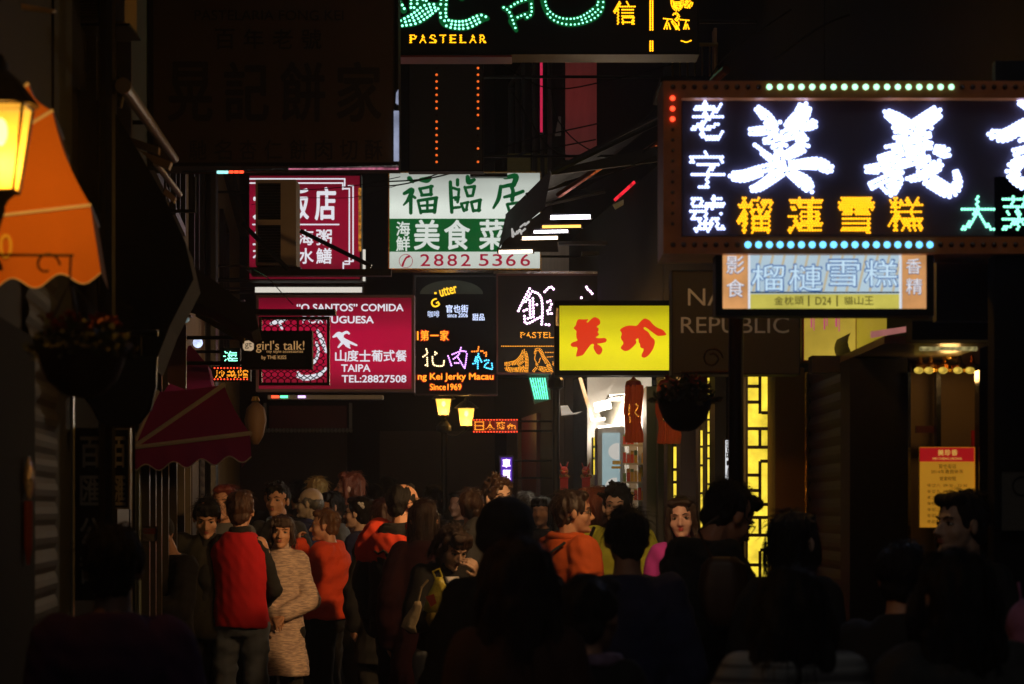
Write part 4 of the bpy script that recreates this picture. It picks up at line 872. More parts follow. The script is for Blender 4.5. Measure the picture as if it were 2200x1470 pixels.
# ================================================================ awnings and canopies
ORANGE = mat('orange_canvas', (.62, .2, .02), .8, var=.2, vs=4, bump=.7, bs=8)
MAROON = mat('burgundy_canvas', (.42, .03, .3), .75, var=.15, vs=3, bump=.5, bs=9)
PIPING = mat('cream_piping', (.8, .78, .9), .6)
def fan_awning(name, label, piv, ribs, Y, depth, val, canvas, trim, rib_w=4):
    """a hooped awning: gores fan out from a pivot on the near side, the hood runs back along the house"""
    t = Thing(name, label, 'awning', P(piv[0], piv[1], Y + depth / 2))
    back = Vector((-.12 * depth, depth, 0)); m = MB(); tr = MB(); N = len(ribs)
    p0 = P(*piv, Y)
    for i in range(N - 1):
        a, b = ribs[i], ribs[i + 1]; n = 8; fan = [p0]
        for k in range(n + 1):
            u = k / n; sag = 4 * u * (1 - u) * .02
            x, y = a[0] + (b[0]-a[0])*u, a[1] + (b[1]-a[1])*u
            x, y = x - (x - piv[0]) * sag, y - (y - piv[1]) * sag; fan.append(P(x, y, Y))
        o = len(m.v); m.add(fan, [(0, k, k + 1) for k in range(1, n + 1)])
        m.add(fan[1:] + [q + back for q in fan[1:]], [(k, k + 1, n + 2 + k, n + 1 + k) for k in range(n)])
    t.part('canopy', m, canvas)
    for i, r_ in enumerate(ribs):
        q = P(*r_, Y - .006); tr.tube([P(piv[0] + (r_[0]-piv[0]) * .02, piv[1] + (r_[1]-piv[1]) * .02, Y - .006), q, q + back], rib_w / F * Y / 2, 6)
    t.part('piping', tr, trim)
    # valance with a scalloped hem hanging from the lowest hoop
    (x0, y0), (x1, y1) = val['top']; m = MB(); n = 60; T, Bm = [], []
    for k in range(n + 1):
        u = k / n; T.append(P(x0 + (x1-x0)*u, y0 + (y1-y0)*u, Y)); hx, hy = val['hem'](u); Bm.append(P(hx, hy, Y - .004 * math.sin(u * val['waves'] * 6.283)))
    m.add(T + Bm, [(k, k + 1, n + 2 + k, n + 1 + k) for k in range(n)])
    m.add([T[-1], Bm[-1], Bm[-1] + back, T[-1] + back], [(0, 1, 2, 3)])
    t.part('valance', m, canvas); t.part('hem', MB().tube([q - Vector((0, .003, 0)) for q in Bm], 1.5 / F * Y, 5), trim)
    return t
t = fan_awning('awning', 'orange fabric awning lit by the street lamp at left', (-320, 500), [(60, 180), (112, 238), (194, 441)], 6.62, .5,
    dict(top=((-320, 500), (194, 441)), waves=5, hem=lambda u: (-300 + 517 * u, 640 - 46 * u - 13 * math.sin(u * 5 * 6.283 + .6))), ORANGE, PIPING, 8)
m = MB(); put_text(m, '0', (-2, 502, 27, 556), 6.61, .02); t.part('lettering', m, mat('yellow_lettering', (.8, .55, .08), .6))
fan_awning('awning', 'burgundy fabric awning with cream piping and scalloped hem over the shop door', (284, 962), [(338, 842), (481, 827), (537, 931)], 12.2, 3.2,
    dict(top=((284, 962), (537, 931)), waves=4, hem=lambda u: (289 + 251 * u, 1008 - 24 * u - 8 * math.sin(u * 4.2 * 6.283 - .9))), MAROON, PIPING, 10)
def slab(name, label, cat, pts, Y, depth, matl, group=None, partname=None):
    m = MB().prism([P(x, y, Y) for x, y in pts][::-1], (-.08 * depth, depth, 0)); return solo(name, m, matl, label, cat, group)
slab('awning', 'upper burgundy awning flap rising behind the piped burgundy awning', 'awning', [(352, 842), (386, 792), (404, 744), (410, 742), (446, 784), (455, 828), (470, 842)], 13.2, .5, MAROON)
# folded dark canopies hanging between the orange awning and the tan wall
BLKF = mat('black_canvas', (.012, .01, .01), .8)
slab('canopy', 'black folded canvas canopy right of the orange awning', 'awning', [(118, 196), (168, 190), (245, 238), (300, 330), (352, 420), (398, 520), (416, 600), (365, 700), (330, 790), (215, 740), (205, 590), (160, 330)], 9.3, .6, BLKF)
slab('canopy', 'dark sloping awning edge above the black hanging sign with gold letters', 'awning', [(345, 540), (400, 560), (470, 610), (548, 672), (556, 705), (540, 715), (440, 655), (380, 640)], 11.5, .8, BLKF)
t = Thing('hanging_sign', 'dark shield shaped hanging signboard below the flower basket', 'signboard', P(250, 916, 8.9))
sh = [(150, 760), (335, 765), (333, 830), (322, 880), (300, 908), (270, 916), (235, 914), (212, 900), (198, 872), (185, 856), (150, 850)]
t.part('board', MB().prism([P(x, y, 8.9) for x, y in sh][::-1], (0, .05, 0)), mat('dark_olive_board', (.03, .026, .015), .5))
t.part('rim', MB().tube([P(x, y, 8.89) for x, y in sh[1:10]], .006, 6), DARKM); m = MB()
t.part('hanger', MB().bar(P(200, 762, 8.92), P(200, 715, 8.92), .008).bar(P(300, 765, 8.92), P(300, 715, 8.92), .008).bar(P(120, 715, 8.92), P(340, 715, 8.92), .012), IRON)
# right: long shop canopy with fluorescent tubes under it
t = Thing('canopy', 'long dark shop canopy with a lettered valance and rows of tube lights beneath', 'awning', (.75, 19.5, 3.75))
m = MB(); A, B_, C_, D_ = P(1184, 370, 17.2), P(1086, 466, 21.0), P(1200, 430, 21.0), P(1440, 238, 17.2)
m.prism([A, B_, C_, D_], (0, 0, .02)); t.part('roof_sheet', m, BLKF)
m = MB(); m.add([A, B_, P(1086, 516, 21.0), P(1170, 448, 17.2)], [(0, 1, 2, 3)]); m.add([B_, P(1070, 536, 21.3), P(1086, 516, 21.0)], [(0, 1, 2)]); m.prism([P(1186, 376, 17.2), P(1430, 345, 17.2), P(1432, 310, 17.2), P(1186, 366, 17.2)], (0, .03, 0)); m.prism([P(1084, 512, 21.3), P(1186, 440, 21.3), P(1200, 541, 21.3), P(1072, 541, 21.3)][::-1], (0, .02, 0)); t.part('valance', m, BLKF)
m = MB(); put_strokes(m, [[(1100, 492, 2), (1102, 508, 3)], [(1101, 496, 2), (1107, 504, 2), (1111, 497, 2)], [(1112, 502, 2), (1117, 494, 2.5), (1120, 503, 2)], [(1118, 488, 2), (1128, 480, 2)], [(1120, 499, 2), (1128, 492, 2.4)], [(1128, 484, 2), (1136, 477, 2.4)]], (0, 0), 1, 18.4)
t.part('lettering', m, emis('shop_white_marks', (.6, .6, .58), .6, base=(.7, .7, .7)))
m = MB()
for a, b, y in ((P(1184, 372, 17.2), P(1440, 250, 17.2), 0), (P(1130, 420, 19), P(1440, 330, 19), 0), (P(1100, 455, 20.6), P(1300, 410, 20.6), 0)): m.bar(a, b, .02, 6)
t.part('ribs', m, DARKM)
def tube_light(x0, x1, y, Y, col, th=5):
    t = Thing('tube_light', {0: 'brightest white', 1: 'amber', 2: 'thin white', 3: 'warm white', 4: 'lowest warm white'}[col[0]] + ' tube light under the dark canopy, right of the green and white sign', 'tube light', P((x0+x1)/2, y, Y), 'tube lights under the canopy')
    t.part('tube', MB().bar(P(x0, y + 1.5, Y), P(x1, y, Y), th / F * Y / 2, 8), col[1]); m = MB().box(P(x0 - 4, y - 4, Y) + Vector((0, .02, 0)), P(x1 + 4, y - 8, Y) + Vector((0, .06, 0)))
    for x in (x0 - 2, x1 + 2): m.pbox(x - 2, y - 6, x + 2, y + 4, Y - .01, Y + .04)
    t.part('batten', m, DARKM)
wt, am = emis('tube_white', (.92, .88, 1), 7), emis('tube_amber', (1, .45, .08), 2.6); ww = emis('tube_warm', (1, .75, .5), 5)
for a in ((1183, 1268, 466, 18.0, (0, wt), 9), (1165, 1248, 486, 19.0, (1, am), 6), (1147, 1220, 497, 20.0, (2, wt), 6), (1122, 1198, 511, 20.8, (3, ww), 7), (1072, 1144, 540, 21.2, (4, ww), 7)): tube_light(*a)
# beams and hung awning behind
solo('sign_beam', MB().pbox(1200, 518, 1415, 525, 20.4, 20.5), IRON, 'thin black steel beam crossing under the canopy', 'beam')
solo('sign_beam', MB().pbox(1250, 540, 1440, 548, 20.9, 21.0), IRON, 'lower black beam just above the pink LED sign', 'beam')
wl_ = Thing('wall_screen', 'pale brown boarded wall lit by the tube lights above the LED sign', 'wall', P(1290, 583, 22.9))
wl_.part('boards', MB().pbox(1162, 520, 1412, 584, 22.9, 22.95), mat('brown_boards', (.3, .22, .17), .6, var=.3, stretch=(12, 12, .5), vs=4))
rod = MB()
for x, y, c in ((1316, 560, 0), (1322, 568, 0), (1331, 562, 0), (1341, 558, 0), (1347, 556, 0), (1354, 556, 0)): rod.pbox(x, y, x + 2.4, 583, 22.6, 22.62)
wl_.part('hanging_tubes', rod, emis('lilac_white', (.75, .72, 1), 1.4)); wl_.part('bright_pane', MB().pbox(1388, 557, 1396, 583, 22.6, 22.62), emis('pink_white', (.9, .6, .75), .9))
t = Thing('awning', 'small dark red striped awning between the canopy tubes and the great LED sign', 'awning', P(1360, 520, 20.0))
m = MB(); m.prism([P(1310, 520, 20.4), P(1412, 520, 19.6), P(1412, 415, 19.6), P(1380, 415, 19.8)][::1], (0, .02, 0)); t.part('canopy', m, mat('dark_red_canvas', (.3, .03, .06), .7, var=.5, vs=5, stretch=(1, 1, 6)))
m = MB(); [m.pbox(x, 496 - i, x + 4, 501 - i, 19.55, 19.56) for i, x in enumerate((1378, 1384, 1390, 1396, 1401))]
t.part('red_marks', m, LR); t.part('hem_panel', MB().pbox(1330, 508, 1412, 520, 20.45, 20.5), mat('tan_panel', (.3, .22, .16), .6))
solo('neon_strip', MB().prism([P(1318, 428, 19.2), P(1362, 388, 19.2), P(1366, 393, 19.2), P(1322, 433, 19.2)][::-1], (0, .02, 0)), emis('red_neon_strip', (1, .02, .04), .9, .7, 30), 'slanting red neon strip above the dark red awning', 'neon')
solo('lettered_plate', MB().prism([P(1316, 440, 19.5), P(1345, 426, 19.5), P(1350, 434, 19.5), P(1322, 450, 19.5)][::-1], (0, .02, 0)), mat('mint_plate', (.3, .38, .33), .5, var=.9, vs=40), 'small pale green plate under the slanting red neon strip', 'plate')
t = Thing('neon_tube', 'thin upright pink neon tube at the edge of the pink wall', 'neon', P(1163, 290, 23.6))
t.part('tube', MB().bar(P(1163, 132, 23.6), P(1163, 285, 23.6), .012, 8), emis('neon_crimson', (1, .03, .12), .5)); t.part('clamp', MB().bar(P(1163, 128, 23.6), P(1163, 132, 23.6), .02, 8).bar(P(1163, 285, 23.6), P(1163, 289, 23.6), .02, 8), DARKM)
pl = point(t, P(1236, 200, 22.6), 1.5, (1, .03, .1), .1)
solo('laundry_board', MB().prism([P(1200, 250, 23.5), P(1262, 255, 23.5), P(1262, 290, 23.5), P(1192, 292, 23.5)][::-1], (0, .03, 0)), mat('grey_board', (.14, .14, .13), .7), 'grey board hanging in front of the pink lit wall', 'board')
# balcony high on the right
t = Thing('balcony', 'dark upper balcony with thin rails above the great LED sign', 'balcony', P(1520, 170, 15.5))
t.part('slab', MB().pbox(1420, 164, 1640, 176, 15.5, 16.4), W_DARK); m = MB()
for k in range(13): m.bar(P(1445 + k * 16, 164, 15.52), P(1445 + k * 16, 96, 15.52), .006, 6)
m.bar(P(1430, 96, 15.52), P(1650, 96, 15.52), .012, 6); t.part('railing', m, mat('gold_rail', (.5, .38, .15), .3, 1.)); t.part('pillar', MB().pbox(1534, 60, 1548, 164, 15.55, 15.7), mat('warm_stone', (.4, .25, .12), .7))
for k, (a, b, Yc) in enumerate((((1500, 262), (1540, 185), 14), ((1350, 350), (1440, 290), 18), ((1200, 420), (1300, 352), 18), ((1470, 230), (1560, 150), 13))):
    solo('roof_gutter', MB().bar(P(*a, Yc), P(*b, Yc - .4), .022, 8), mat('copper_pipe', (.25, .08, .05), .3, .9), ['short steep dark copper gutter beside the great LED sign', 'copper gutter sloping above the red awning', 'lowest copper gutter along the canopy ridge', 'upper copper gutter by the balcony'][k], 'gutter')

# ================================================================ lattice lights of the restaurant
LAT = emis('lattice_glow', (.95, .7, .05), 1.1, .35, 9)
def lattice(label, x0, x1, y0, y1, Y, cells):
    t = Thing('lattice_light', label, 'lattice light', P((x0 + x1) / 2, y1, Y), 'glowing lattice columns')
    m = MB(); m.pbox(x0, y0, x1, y1, Y, Y + .01); t.part('glowing_panel', m, LAT)
    fr = MB()
    for q in cells: fr.pbox(*q, Y - .02, Y)
    t.part('fretwork', fr, mat('lattice_wood', (.02, .012, .008), .5)); return t
def fret(x0, x1, y0, y1, xm, seq, wd=7):            # outer rails, middle rail pieces and cross bars
    c = [(x0 - 4, y0, x0, y1), (x1, y0, x1 + 4, y1)]
    for k, (y, a, b) in enumerate(seq):             # y row, from a to b of the width
        c.append((x0 + (x1 - x0) * a, y - wd / 2, x0 + (x1 - x0) * b, y + wd / 2))
    return c
rows = [(830, 0, .5), (864, 0, .5), (887, .55, 1), (921, 0, 1), (961, 0, 1), (991, .5, 1), (1021, 0, .5), (1054, 0, .5), (1084, .5, 1), (1112, 0, 1), (1150, 0, 1), (1182, .5, 1), (1214, 0, .5)]
cc = fret(1607, 1661, 800, 1262, 1633, rows)
for y0, y1 in ((800, 889), (924, 959), (991, 1084), (1114, 1148), (1184, 1262)): cc.append((1630, y0, 1636, y1))
lattice('broad glowing yellow lattice column with square fretwork right of the lamp post', 1607, 1661, 800, 1262, 13.15, cc)
lattice('narrow glowing yellow lattice column beside the white upright panel', 1520, 1534, 812, 1290, 15.1, fret(1520, 1534, 812, 1290, 1527, [(838, 0, .5), (862, 0, .6), (902, 0, 1), (930, 0, 1), (958, 0, .5), (985, 0, 1), (1010, .4, 1), (1040, 0, .5), (1070, 0, 1), (1110, 0, 1), (1150, 0, .6)], 4))
lattice('glowing yellow lattice column below the hanging flower basket', 1447, 1460, 946, 1290, 16.75, fret(1447, 1460, 946, 1290, 1453, [(957, 0, 1), (1009, 0, 1), (1036, 0, 1), (1090, 0, 1), (1130, 0, 1)], 6))
lattice('slim glowing lattice strip between the tassels and the flower basket', 1436, 1441, 946, 1290, 16.9, fret(1436, 1441, 946, 1290, 1438, [(975, 0, 1), (1010, 0, 1), (1050, 0, 1), (1090, 0, 1)], 5))
lattice('thin glowing lattice sliver beside the white light tube', 1505, 1510, 925, 1290, 15.18, fret(1505, 1510, 925, 1290, 1507, [(960, 0, 1), (1000, 0, 1), (1060, 0, 1)], 5))
lattice('curved glowing yellow lattice sliver left of the drinks fridge', 1275, 1283, 940, 1020, 21.0, fret(1275, 1283, 940, 1020, 1279, [(960, 0, 1), (985, 0, 1)], 5))
t = Thing('light_tube', 'thin upright white light tube below the flower basket', 'tube light', P(1498, 1290, 15.6)); t.part('tube', MB().bar(P(1498, 930, 15.6), P(1498, 1290, 15.6), .005, 8), emis('cold_tube', (.8, .72, 1), 3)); t.part('clip', MB().bar(P(1498, 926, 15.6), P(1498, 930, 15.6), .009, 8), DARKM)
# shop ceiling tubes of the snack shop
for k, (a, b, r_, s_) in enumerate((((1278, 876, 20.6), (1312, 868, 20.6), 14, 9), ((1310, 852, 21), (1345, 850, 21), 5, 9), ((1378, 854, 19.4), (1405, 852, 19.4), 5, 9), ((1285, 918, 20.0), (1332, 913, 20.0), 3, 6))):
    solo('shop_light', MB().bar(P(*a), P(*b), r_ / F * 20 / 1.3, 10), emis('shop_tube', (1, .9, .75), 9), ['fat blazing white lamp in the snack shop doorway', 'thin white tube above the fat lamp in the snack shop', 'small white tube between the two red tassels', 'white strip along the top of the drinks fridge'][k], 'shop light')
lp = Thing('ceiling_lamp', 'round ceiling lamp inside the snack shop', 'ceiling lamp', P(1330, 858, 20.8)); lp.part('shade', MB().lathe(P(1330, 862, 20.8), [(.12, 0), (.1, .03), (.03, .05)], 14), WHITEP); point(lp, P(1335, 885, 20.4), 90, (1, .85, .65), .1)
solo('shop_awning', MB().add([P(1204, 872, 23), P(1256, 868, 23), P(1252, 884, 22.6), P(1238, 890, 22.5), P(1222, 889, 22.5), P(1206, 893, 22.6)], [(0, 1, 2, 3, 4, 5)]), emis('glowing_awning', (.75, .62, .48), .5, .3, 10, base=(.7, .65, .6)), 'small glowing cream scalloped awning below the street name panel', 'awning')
solo('slanted_panel', MB().prism([P(1243, 812, 20.8), P(1250, 811, 20.8), P(1276, 900, 20.8), P(1300, 897, 20.8), P(1300, 903, 20.8), P(1270, 906, 20.8)][::-1], (0, .06, 0)), mat('steel_edge', (.5, .5, .5), .3, .8), 'bent steel awning frame at the entrance of the snack shop', 'awning frame')
# right cookie shop: row of copper globe lamps
for k, x in enumerate((1978, 2000, 2030, 2062, 2088)):
    t = Thing('globe_lamp', 'small copper globe lamp hanging in the row under the cookie shop ceiling', 'lamp', P(x, 790, 10.5), 'copper globe lamps')
    t.part('shade', MB().lathe(P(x, 800, 10.5), [(.034, 0), (.036, .012), (.03, .03), (.012, .04), (.005, .07)], 14), mat('copper_shade', (.7, .35, .1), .2, 1.)); t.part('bulb', MB().ell(P(x - 4, 796, 10.46), (.02, .02, .014)), emis('globe_shine', (.9, .6, .08), .75, .5, 30), None, True)  # yellow reflections on the shades, put in as dim glowing bulbs
solo('gold_strip', MB().pbox(1978, 745, 2100, 753, 9.55, 9.58), emis('gold_strip_shine', (.6, .5, .2), .4, .9, 50), 'thin shiny gold strip above the copper globe lamps, its reflection put in as glow', 'light strip')  # the strip's gold reflection is put in as emission
cl = Thing('ceiling_lamp', 'small ceiling spotlight inside the cookie shop', 'ceiling lamp', P(2040, 770, 10.45)); cl.part('can', MB().lathe(P(2040, 772, 10.45), [(.03, 0), (.03, .05)], 12), BRASS); point(cl, P(2040, 800, 10.3), .9, (1, .55, .16), .04)

# ================================================================ flower baskets, tassels, lion figures
def basket(label, cx_, top, w_, h_, Y, hang, flowers, seed):
    t = Thing('flower_basket', label, 'flower basket', P(cx_, top + h_, Y), 'hanging flower baskets'); r_ = w_ / 2 / F * Y; hh = h_ / F * Y; c = P(cx_, top + h_, Y); rnd = random.Random(seed)
    m = MB().lathe(c, [(.02, 0), (r_*.45, hh*.06), (r_*.78, hh*.3), (r_*.95, hh*.62), (r_, hh*.8), (r_*1.04, hh*.82), (r_*1.04, hh*.88), (r_*.9, hh*.88)], 22); t.part('bowl', m, mat('dark_bowl', (.02, .012, .01), .6), None, True)
    lf = MB(); fl = MB(); T = c + Vector((0, 0, hh * .86))
    for k in range(520):
        a = rnd.uniform(0, 6.283); q = r_ * 1.12 * math.sqrt(rnd.random()); z = rnd.random() * .55 * hh * (1 - (q / r_ / 1.25) ** 2) - (.12 * hh if q > r_ else 0)
        p = T + Vector((q * math.cos(a), q * math.sin(a), z)); d = Vector((rnd.gauss(0, 1), rnd.gauss(0, 1), rnd.gauss(.3, .6))).normalized(); e = d.cross(Vector((rnd.gauss(0,1), rnd.gauss(0,1), rnd.gauss(0,1)))).normalized(); s_ = rnd.uniform(.008, .02)
        lf.add([p, p + d*s_ + e*s_*.55, p + d*s_*2, p + d*s_ - e*s_*.55], [(0, 1, 2, 3)])
    for k in range(flowers):
        a = rnd.uniform(0, 6.283); q = r_ * .95 * math.sqrt(rnd.random()); p = T + Vector((q*math.cos(a), q*math.sin(a), hh * rnd.uniform(.3, .58)))
        for j in range(9):
            d = Vector((rnd.gauss(0,1), rnd.gauss(0,1), rnd.gauss(.5,.8))).normalized(); e = d.cross(Vector((0, .3, 1))).normalized(); s_ = .012
            fl.add([p, p + d*s_ + e*s_*.7, p + d*s_*1.8, p + d*s_ - e*s_*.7], [(0, 1, 2, 3)])
    t.part('leaves', lf, mat('leaf_green', (.022, .035, .012), .6, var=.5, vs=30)); t.part('flowers', fl, mat('red_petals', (.2, .02, .012), .6, var=.4, vs=30))
    t.part('hanger', MB().bar(P(*hang, Y), T + Vector((0, 0, hh * .1)), .004, 6).bar(P(*hang, Y), T + Vector((-r_, 0, 0)), .003, 6).bar(P(*hang, Y), T + Vector((r_, 0, 0)), .003, 6), IRON)
basket('flower basket with red geraniums hanging left below the orange awning', 176, 735, 190, 118, 6.1, (152, 604), 26, 3)
basket('dark flower basket hanging in front of the yellow lattice columns', 1471, 845, 118, 82, 9.7, (1471, 800), 10, 5)
FR = mat('red_fringe', (.85, .13, .03), .6, var=.4, vs=3, stretch=(160, 160, 1.5), bump=.6, bs=3)
def tassel(label, cx_, y0, y1, w_, Y, seed, lean=0):
    t = Thing('tassel', label, 'tassel', P(cx_, y1, Y), 'long red lantern tassels'); rnd = random.Random(seed); r_ = w_ / 2 / F * Y; T = P(cx_, y0, Y); Bz = P(cx_, y1, Y).z; m = MB(); n = 130
    for k in range(n):
        a = rnd.uniform(0, 6.283); q = r_ * math.sqrt(rnd.uniform(.35, 1)); pts = []
        for i in range(9):
            u = i / 8; f = 1 - .16 * math.exp(-((u - .68) / .1) ** 2) + rnd.gauss(0, .015)
            pts.append(Vector((T.x + q*f*math.cos(a) + lean*u + r_*.12*math.sin(u*7+seed), T.y + q*f*math.sin(a), T.z + (Bz - T.z) * u - (rnd.random() * .01 if i == 8 else 0))))
        m.tube(pts, r_ * .085, 4)
    t.part('fringe', m, FR)
    m = MB().lathe(T - Vector((0, 0, 3/F*Y)), [(r_*.96, 0), (r_*.92, 7/F*Y), (r_*.8, 12/F*Y), (r_*.3, 16/F*Y), (.003, 22/F*Y)], 14); t.part('crown', m, mat('dark_red_cap', (.2, .02, .02), .5))
    g = MB(); s_ = F / Y / 100
    put_strokes(g, [[(cx_ - w_*.25, y0 + 42, 1.6), (cx_ - w_*.25, y0 + 62, 2.2)], [(cx_ + w_*.12, y0 + 40, 1.6), (cx_ + w_*.28, y0 + 46, 1.4), (cx_ + w_*.1, y0 + 58, 1.6), (cx_ + w_*.27, y0 + 66, 2)], [(cx_ - w_*.22, y0 + 68, 1.4), (cx_ - w_*.2, y0 + 78, 1.8)]], (0, 0), 1, Y - r_ * 1.1)
    t.part('gold_marks', g, BRASS)
tassel('red lantern tassel hanging clear of the flower basket', 1361, 828, 948, 37, 15.6, 1); tassel('red lantern tassel half hidden behind the flower basket', 1436, 826, 951, 48, 15.4, 2)
tassel('small far red tassel above the flower basket', 1492, 800, 848, 16, 14.2, 3)
for x, lab in ((1259, 'red and gold festive lion figure on the post nearer the fridge'), (1212, 'red and gold festive lion figure half hidden by the lamp post')):
    Y = 20.6; t = Thing('lion_figure', lab, 'figure', P(x, 1060, Y), 'festive lion figures'); s_ = Y / F
    t.part('plinth', MB().lathe(P(x, 1060, Y), [(12*s_, 0), (12*s_, 30*s_), (14*s_, 34*s_), (11*s_, 36*s_)], 4, Matrix.Rotation(R(45), 4, 'Z')), mat('red_card', (.6, .02, .03), .5))
    m = MB()
    for k in range(9): a = k * .7; m.ell(P(x + 10 * math.cos(a), 1024 + 1.5 * math.sin(a * 3), Y) + Vector((0, -10 * s_ * math.sin(a), 0)), 3.4 * s_, 8, 5)
    m.ell(P(x - 5, 1012, Y - .03), (3*s_, 3*s_, 3*s_)); m.ell(P(x + 4, 1013, Y - .03), (3*s_, 3*s_, 3*s_)); t.part('ruff', m, BRASS, None, True)
    m = MB(); m.ell(P(x, 1012, Y), (9*s_, 9*s_, 10*s_)); m.ell(P(x - 2, 1016, Y - 8*s_), (6*s_, 6*s_, 4*s_)); m.bar(P(x - 6, 1004, Y), P(x - 9, 994, Y), 2.5*s_, 6, .5*s_); m.bar(P(x + 5, 1004, Y), P(x + 9, 992, Y), 2.5*s_, 6, .5*s_); t.part('head', m, mat('red_lacquer_toy', (.55, .03, .02), .35), None, True)
solo('notice', MB().pbox(1153, 1080, 1166, 1094, 22.5, 22.51), mat('pale_notice', (.4, .35, .4), .6), 'tiny pale square notice on the dark doorway left of the lamp post', 'notice')

# ================================================================ air conditioners, pipes, cables
def aircon(label, x0, y0, x1, y1, Y, col, split):
    t = Thing('air_conditioner', label, 'air conditioner', P((x0+x1)/2, y1, Y)); t.part('case', MB().pbox(x0, y0, x1, y1, Y, Y + .3), col)
    m = MB(); gx1 = x0 + (x1 - x0) * .62
    for (a, b) in (((y0 + 8), (y0 + y1)/2 - 6), ((y0 + y1)/2 + 6, y1 - 6)):
        k = a
        while k < b: m.pbox(x0 + 5, k, gx1, k + 2, Y - .012, Y - .002); k += 6
    t.part('grille', m, DARKM); m = MB(); m.pbox(x0 + 5, y0 + 8, gx1, (y0+y1)/2 - 6, Y - .0015, Y); m.pbox(x0 + 5, (y0+y1)/2 + 6, gx1, y1 - 6, Y - .0015, Y); t.part('fan_opening', m, BLK)
    t.part('bracket', MB().pbox(x0 - 20, y1 + 4, x1 + 10, y1 + 10, Y, Y + .3), DARKM); return t
aircon('tall two fan air conditioner in front of the dark red sign', 549, 386, 636, 570, 16.0, mat('beige_casing', (.4, .31, .2), .6), 2)
aircon('grubby beige air conditioner at the top left above the street lamp', 148, -60, 268, 46, 9.4, mat('beige_casing', (.4, .31, .2), .6), 1)
solo('wall_bracket', MB().pbox(118, 78, 186, 196, 9.6, 9.7), mat('blue_grey_concrete', (.14, .15, .16), .8, var=.6, vs=20), 'blue grey concrete bracket block under the beige air conditioner', 'bracket')
solo('roof_strut', MB().prism([P(0, 0, 7.4), P(118, 20, 7.6), P(112, 26, 7.6), P(0, 12, 7.4)][::-1], (0, .03, 0)), mat('brass_strut', (.5, .3, .06), .4), 'brassy strut lit by the street lamp in the top left corner', 'strut')
TUBEM = mat('grey_plastic', (.22, .2, .22), .4)
t = Thing('awning_roller', 'long grey awning roller with a round orange lit end cap', 'awning roller', P(320, 262, 10)); t.part('roller', MB().bar(P(266, 186, 9.0), P(376, 342, 11.6), .026, 14, .018), TUBEM); d_ = (P(266, 186, 9.0) - P(376, 342, 11.6)).normalized()
t.part('end_cap', MB().bar(P(265, 185, 9.0) + d_ * .006, P(265, 185, 9.0) + d_ * .012, .028, 18), mat('orange_cap', (.75, .4, .12), .5)); t.part('arm', MB().bar(P(262, 208, 9.1), P(258, 232, 9.1), .008), TUBEM)
solo('awning_roller', MB().bar(P(336, 352, 10.6), P(386, 418, 12), .014, 10), TUBEM, 'short grey roller with a red glinting tip beneath the longer roller', 'awning roller')
YP = mat('yellow_batten_paint', (.35, .2, .04), .5)
solo('batten', MB().prism([P(240, 282, 9.6), P(341, 316, 9.6), P(340, 331, 9.6), P(240, 298, 9.6)][::-1], (0, .05, 0)), YP, 'yellow batten slanting under the long awning roller, the upper one', 'batten')
solo('batten', MB().prism([P(298, 322, 9.9), P(368, 348, 9.9), P(362, 364, 9.9), P(330, 350, 9.9)][::-1], (0, .05, 0)), YP, 'yellow batten slanting under the long awning roller, the lower one', 'batten')
solo('batten', MB().prism([P(350, 416, 11), P(356, 403, 11), P(377, 424, 11), P(373, 436, 11)][::-1], (0, .05, 0)), mat('pale_batten', (.3, .22, .18), .5), 'pale stub of batten beside the short grey roller', 'batten')
solo('steel_arm', MB().prism([P(420, 668, 12.4), P(526, 722, 12.4), P(522, 738, 12.4), P(420, 680, 12.4)][::-1], (0, .05, 0)), mat('yellow_arm', (.35, .26, .03), .5), 'yellow painted steel arm slanting down to the black gold lettered sign', 'steel arm')
solo('strut', MB().bar(P(645, 496, 15.4), P(798, 572, 15.4), .013, 8), IRON, 'black strut slanting across the dark red sign', 'strut')
solo('strut', MB().bar(P(520, 480, 15.2), P(620, 580, 15.2), .014, 8), IRON, 'black strut slanting across the tall air conditioner', 'strut')
solo('sign_beam', MB().pbox(540, 578, 840, 592, 15.2, 15.3), IRON, 'heavy dark beam under the dark red sign', 'beam'); solo('sign_beam', MB().pbox(545, 664, 720, 676, 13.4, 13.5), IRON, 'dark beam over the iron grille', 'beam'); solo('sign_beam', MB().pbox(1010, 372, 1090, 380, 21.6, 21.7), IRON, 'dark beam on top of the green and white sign', 'beam')
solo('wall_frame', MB().pbox(350, 368, 356, 455, 14, 14.04).pbox(350, 450, 420, 456, 14, 14.04).pbox(414, 380, 420, 450, 14, 14.04), BLK, 'dark empty window frame on the tan wall left of the air conditioner', 'frame')
def cable(label, pts, Y, r_=.004, m_=BLK, name='cable'): solo(name, MB().tube([P(x, y, Y + i * .01) for i, (x, y) in enumerate([tuple(q[:2]) for q in smooth_stroke([(x, y, 1) for x, y in pts])])], r_, 5), m_, label, 'cable')
cable('overhead cable sagging over the top of the green and white sign', [(800, 392), (930, 382), (1080, 340), (1280, 300)], 20, .006)
cable('second overhead cable just below the first over the green and white sign', [(780, 404), (900, 388), (1100, 310), (1300, 262)], 20.2, .006)
cable('thin cable across the upper part of the dark red sign', [(560, 400), (650, 408), (770, 398), (860, 380)], 17, .003); cable('loose cable crossing the middle of the dark red sign', [(540, 440), (640, 426), (760, 424), (850, 400)], 17.2, .002)
cable('slack wire glinting red and green above the crimson sign', [(492, 571), (530, 574), (575, 598), (610, 635), (630, 655)], 13.2, .0025, mat('glint_wire', (.5, .4, .35), .15, 1.))
